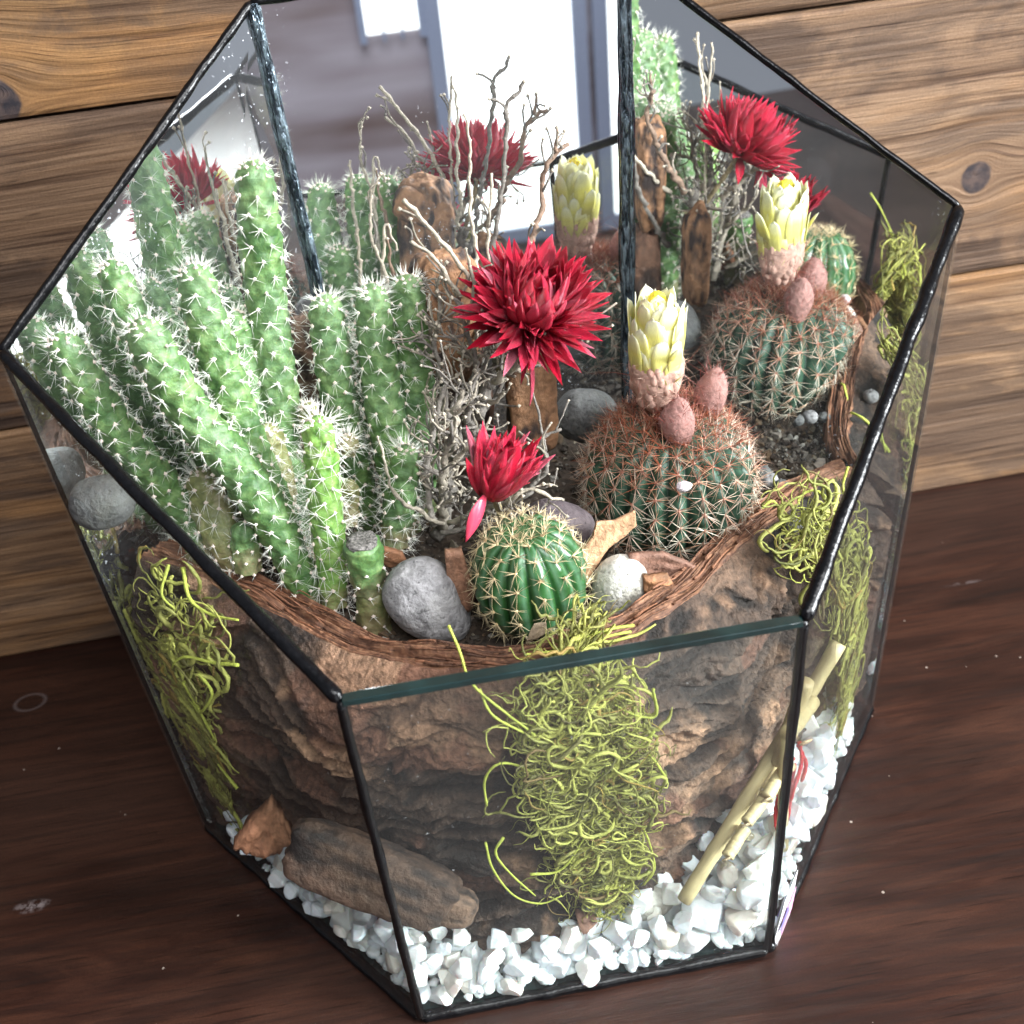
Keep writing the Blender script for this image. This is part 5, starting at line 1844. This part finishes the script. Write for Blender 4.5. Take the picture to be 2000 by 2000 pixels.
# ------------------------------------------------------------------ moss
def moss(path, halfw, nstr, label, seed, loops=(), length=(0.005, 0.026), thick=0.00026, depth=0.0022, away=(0, -1, 0), fineness=0.4):
    r = np.random.default_rng(seed)
    path = np.array(path)
    pc = catmull(path, 60)
    wd = np.interp(np.linspace(0, 1, 60), np.linspace(0, 1, len(halfw)), halfw)
    wd = wd * (0.6 + 0.9 * fbm(np.stack([np.arange(60) * 0.17, np.full(60, seed * 1.3), np.zeros(60)], -1), 3, seed))
    Tm = np.gradient(pc, axis=0)
    Tm /= np.linalg.norm(Tm, axis=1)[:, None]
    aw = np.array(away, float)
    aw /= np.linalg.norm(aw)
    acc = Acc()
    clumps = r.integers(0, 60, 16)
    for k in range(nstr):
        i_ = int(r.integers(0, 60)) if r.random() < 0.45 else int(np.clip(clumps[r.integers(16)] + r.normal() * 2, 0, 59))
        sd = np.cross(Tm[i_], aw)
        sd /= np.linalg.norm(sd)
        p_ = pc[i_] + sd * wd[i_] * np.clip(r.normal() * 0.5, -1.15, 1.15) + aw * r.uniform(-1, 1) * depth
        fn = r.random() < fineness + 0.35 * (i_ / 60)
        L_ = r.uniform(*length) * (0.8 if fn else 1)
        n_ = 11
        ang = r.uniform(0, 6.28) if r.random() < 0.55 else math.pi / 2 + r.normal() * 0.6
        kap = r.normal() * 380 * (1.0 if not fn else 1.5)
        z_ = r.normal() * 0.15
        pts_ = [p_]
        bias = r.uniform(-0.4, 0.4)
        for q in range(n_):
            ang += kap * L_ / n_ + r.normal() * 0.35
            kap *= 0.97
            if r.random() < 0.1:
                kap = r.normal() * 260
            z_ = z_ * 0.8 + r.normal() * 0.22
            d_ = math.cos(ang) * sd + math.sin(ang) * Tm[i_] + aw * (z_ - 0.3 * ((pts_[-1] - pc[i_]) @ aw) / depth)
            # keep strands near the tuft
            lat = (pts_[-1] - pc[i_]) @ sd
            if abs(lat) > wd[i_] * 1.15:
                d_ = d_ - sd * np.sign(lat) * 0.7
            d_ /= np.linalg.norm(d_)
            pts_.append(pts_[-1] + d_ * L_ / n_)
        pts_ = keep_inside(catmull(np.array(pts_), 16), 0.0018 + 0.0012 * r.random())
        rr = thick * (r.uniform(0.3, 0.55) if fn else r.choice([0.7, 1.0, 1.3, 1.8]) * r.uniform(0.8, 1.1)) * np.interp(np.linspace(0, 1, 16), [0, .15, .8, 1], [0.5, 1, 0.9, 0.35]) * r.uniform(0.8, 1.2, 16)
        V_, F_ = tube(pts_, rr, 5)
        cc_ = np.array((0.45, 0.46, 0.095)) * (r.uniform(0.3, 1.2) if r.random() > 0.08 else 0.25) * (np.array((0.8, 0.55, 0.5)) if r.random() < 0.07 else 1) + np.array((0.04, 0.02, 0.02)) * r.random()
        acc.add(V_, F_, cc_)
    for lp in loops:
        pts_ = keep_inside(catmull(np.array([at(a_, b_, y=c_) for a_, b_, c_ in lp]), 26), 0.0018)
        V_, F_ = tube(pts_, thick * 1.15 * np.linspace(1.1, 0.6, 26) * r.uniform(0.85, 1.2, 26), 6)
        acc.add(V_, F_, np.array((0.48, 0.52, 0.08)) * r.uniform(0.85, 1.1))
    mo = obj('moss_tuft', acc.mesh('moss_tuft', M['moss']), label=label, cat='moss')
    return mo


y0 = -0.0565
moss([at(1100, 1215, y=-0.042), at(1075, 1262, y=-0.0500), at(1090, 1330, y=-0.0565), at(1105, 1420, y=-0.0575), at(1120, 1520, y=-0.056), at(1130, 1610, y=-0.054), at(1140, 1700, y=-0.052)],
     [0.0060, 0.0090, 0.0135, 0.0125, 0.0075, 0.0085, 0.0025], 2100, 'wide tuft of yellow-green moss hanging down the middle of the front bark', 5,
     loops=[[(846, 1180, -0.050), (868, 1230, -0.053), (890, 1290, -0.056), (960, 1350, -0.058), (1020, 1400, -0.058), (1035, 1470, -0.058), (1100, 1530, -0.058)],
            [(905, 1300, -0.056), (930, 1350, -0.058), (1000, 1390, -0.058), (1060, 1440, -0.058)],
            [(918, 1520, -0.058), (915, 1470, -0.058), (945, 1440, -0.058), (1000, 1455, -0.058), (1050, 1500, -0.058)],
            [(916, 1590, -0.056), (930, 1640, -0.057), (970, 1690, -0.057), (1020, 1705, -0.057), (1060, 1690, -0.057)],
            [(950, 1580, -0.056), (935, 1610, -0.057), (965, 1650, -0.057), (1010, 1690, -0.057)],
            [(1255, 1465, -0.058), (1230, 1430, -0.058), (1190, 1400, -0.058), (1140, 1390, -0.058)],
            [(1232, 1300, -0.057), (1238, 1350, -0.058), (1200, 1350, -0.058), (1160, 1330, -0.058)],
            [(1205, 1545, -0.053), (1225, 1590, -0.053), (1235, 1640, -0.053), (1215, 1670, -0.053)],
            [(1235, 1380, -0.058), (1180, 1430, -0.058), (1120, 1470, -0.058), (1070, 1500, -0.058)],
            [(1195, 1180, -0.042), (1160, 1185, -0.044), (1110, 1200, -0.046), (1060, 1225, -0.048), (990, 1235, -0.05)],
            [(1190, 1192, -0.042), (1150, 1200, -0.044), (1120, 1215, -0.046), (1090, 1225, -0.048)],
            [(1000, 1650, -0.057), (1060, 1640, -0.057), (1110, 1570, -0.057), (1150, 1530, -0.057)]])
obj_l = moss([at(345, 1125, z=0.094), at(320, 1200, z=0.082), at(318, 1290, z=0.067), at(352, 1380, z=0.050), at(385, 1450, z=0.034), at(400, 1500, z=0.024)],
             [0.0150, 0.0130, 0.0085, 0.0060, 0.0060, 0.0030], 620, 'yellow-green moss tuft hanging in the left glass corner', 6,
             loops=[[(318, 1065, 0.0), (305, 1120, -0.004), (330, 1150, -0.006)], [(345, 1070, 0.0), (358, 1130, -0.004), (400, 1160, -0.008), (450, 1170, -0.012)],
                    [(450, 1255, -0.016), (400, 1250, -0.012), (345, 1240, -0.008), (310, 1270, -0.006)], [(375, 1270, -0.010), (400, 1310, -0.012), (370, 1350, -0.010), (340, 1330, -0.008)],
                    [(340, 1290, -0.008), (360, 1340, -0.010), (395, 1405, -0.012)], [(445, 1540 - 50, -0.012), (420, 1470, -0.010), (400, 1450, -0.008)]],
             away=(-0.7, -0.7, 0), length=(0.008, 0.026), thick=0.00038, depth=0.0040, fineness=0.3)
moss([at(1500, 985, z=0.097), at(1560, 1010, z=0.092), at(1600, 1090, z=0.078), at(1620, 1180, z=0.060), at(1622, 1280, z=0.038), at(1600, 1360, z=0.020)],
     [0.009, 0.0105, 0.0085, 0.0070, 0.0065, 0.0035], 700, 'yellow-green moss tuft hanging behind the right glass pane', 7,
     loops=[[(1450, 1010, -0.002), (1430, 975, 0.0), (1455, 945, 0.002), (1470, 965, 0.002), (1455, 1000, 0.0), (1480, 1010, 0.0)],
            [(1600, 1000, 0.0), (1560, 940, 0.004), (1530, 925, 0.006), (1505, 945, 0.005), (1525, 970, 0.002), (1560, 965, 0.002), (1580, 1040, -0.002)],
            [(1510, 1055, -0.006), (1470, 1030, -0.004), (1440, 1045, -0.004), (1480, 1065, -0.006), (1530, 1075, -0.008), (1560, 1060, -0.008)],
            [(1445, 1058, -0.006), (1480, 1035, -0.004), (1530, 1045, -0.004), (1570, 1070, -0.006)],
            [(1475, 1115, -0.012), (1500, 1105, -0.011), (1505, 1085, -0.010)],
            [(1600, 880, 0.006), (1590, 920, 0.004), (1600, 960, 0.003), (1590, 1010, 0.0)]],
     away=(0.75, -0.66, 0), length=(0.006, 0.024), thick=0.00032, depth=0.0040, fineness=0.4)

# ------------------------------------------------------------------ reed bundle
reeds = thing('reed_bundle', 'small rack of pale dry reed sticks leaning in the right front corner', 'reed bundle', at(1290, 1700, z=0.02))


def reed(a_, b_, rad_, label=None, nm='reed'):
    a_, b_ = np.array(a_), np.array(b_)
    n_ = 26
    pts_ = catmull(np.array([a_, (a_ + b_) / 2 + rng.normal(size=3) * 0.0003, b_]), n_)
    rr = rad_ * (1 + 0.04 * rng.normal(size=n_))
    V_, F_ = tube(pts_, rr, 18)
    base_c = np.array((0.62, 0.50, 0.26))
    c_ = base_c * (0.9 + 0.2 * rng.random((len(V_), 1)))
    c_[-2:] = (0.50, 0.36, 0.18)
    c_ = np.clip(c_, 0, 1)
    return obj(nm, mesh(nm, V_, F_, M['reed'], True, c_), reeds, label=label)


gR = lambda px_, py_, off: on_right(px_, py_, off)
rt = at(1583, 1213, y=-0.030)
rb = at(1290, 1700, y=-0.0560)
reed(rt, rb, 0.0018, 'long reed running the height of the glass')
reed(on_right(1558, 1298, -0.0045), at(1470, 1440, y=-0.044), 0.0019)
reed(at(1502, 1358, y=-0.026), at(1432, 1520, y=-0.034), 0.0015)
reed(on_right(1564, 1335, -0.0040), on_right(1520, 1396, -0.0040), 0.0018)
reed(at(1492, 1440, y=-0.0430), at(1446, 1505, y=-0.0500), 0.0016)
reed(at(1446, 1500, y=-0.0480), at(1408, 1552, y=-0.0530), 0.0015)
reed(at(1406, 1562, y=-0.0510), at(1372, 1616, y=-0.0560), 0.0015)
reed(at(1478, 1392, y=-0.034), at(1385, 1545, y=-0.040), 0.0017)
reed(on_right(1530, 1400, -0.0060), at(1478, 1600, y=-0.045), 0.0013)
# cut faces with pores
M['reed_end'] = mat_plain('reed_cut_face', (0.60, 0.46, 0.28), 0.8, 0.6, 3500, 0.001)
for px_, py_, yy in ((1519, 1398, float(on_right(1520, 1396, -0.0040)[1])), (1446, 1506, -0.0500), (1408, 1553, -0.0530), (1372, 1617, -0.0560)):
    V_, F_ = lump((0.0016, 0.0004, 0.0016), 3, 2, 0.05, 3, 5, (0.55, 0, 0.25))
    obj('cut_face', mesh('cut_face', V_ + at(px_, py_, y=yy) + [0, -0.0004, 0], [F_], M['reed_end']), reeds)
tg = NT('clear_glue')
tg.set((0.85, 0.80, 0.62), 0.1, Transmission_Weight=0.8, IOR=1.4)
for px_, py_, yy, s in ((1402, 1645, -0.048, 0.0019), (1443, 1588, -0.044, 0.0014), (1480, 1515, -0.040, 0.0012)):
    V_, F_ = lump((s, s * 0.7, s * 0.8), 3, 2, 0.1, 2, 9)
    obj('glue_drop', mesh('glue_drop', V_ + at(px_ - 30, py_ - 10, y=yy), [F_], tg.m), reeds)
a = Acc()
for k, pts_ in enumerate(([(1508, 1400, -0.034), (1512, 1440, -0.036), (1500, 1480, -0.040), (1488, 1520, -0.041)], [(1505, 1405, -0.033), (1520, 1440, -0.036), (1512, 1475, -0.038)],
                         [(1470, 1425, -0.036), (1480, 1440, -0.037), (1500, 1430, -0.036)], [(1468, 1500, -0.043), (1462, 1540, -0.045), (1466, 1565, -0.046)],
                         [(1475, 1480, -0.042), (1470, 1520, -0.044), (1462, 1560, -0.046)], [(1500, 1440, -0.036), (1492, 1500, -0.040), (1484, 1560, -0.044)])):
    p_ = catmull(np.array([at(*q[:2], y=q[2]) for q in pts_]), 14)
    V_, F_ = tube(p_, 0.00045 * rng.uniform(0.7, 1.5, 14), 5)
    a.add(V_, F_)
obj('red_thread', a.mesh('red_thread', M['thread']), reeds)
print('tris', sum(len(o.data.polygons) for o in bpy.data.objects if o.type == 'MESH'))
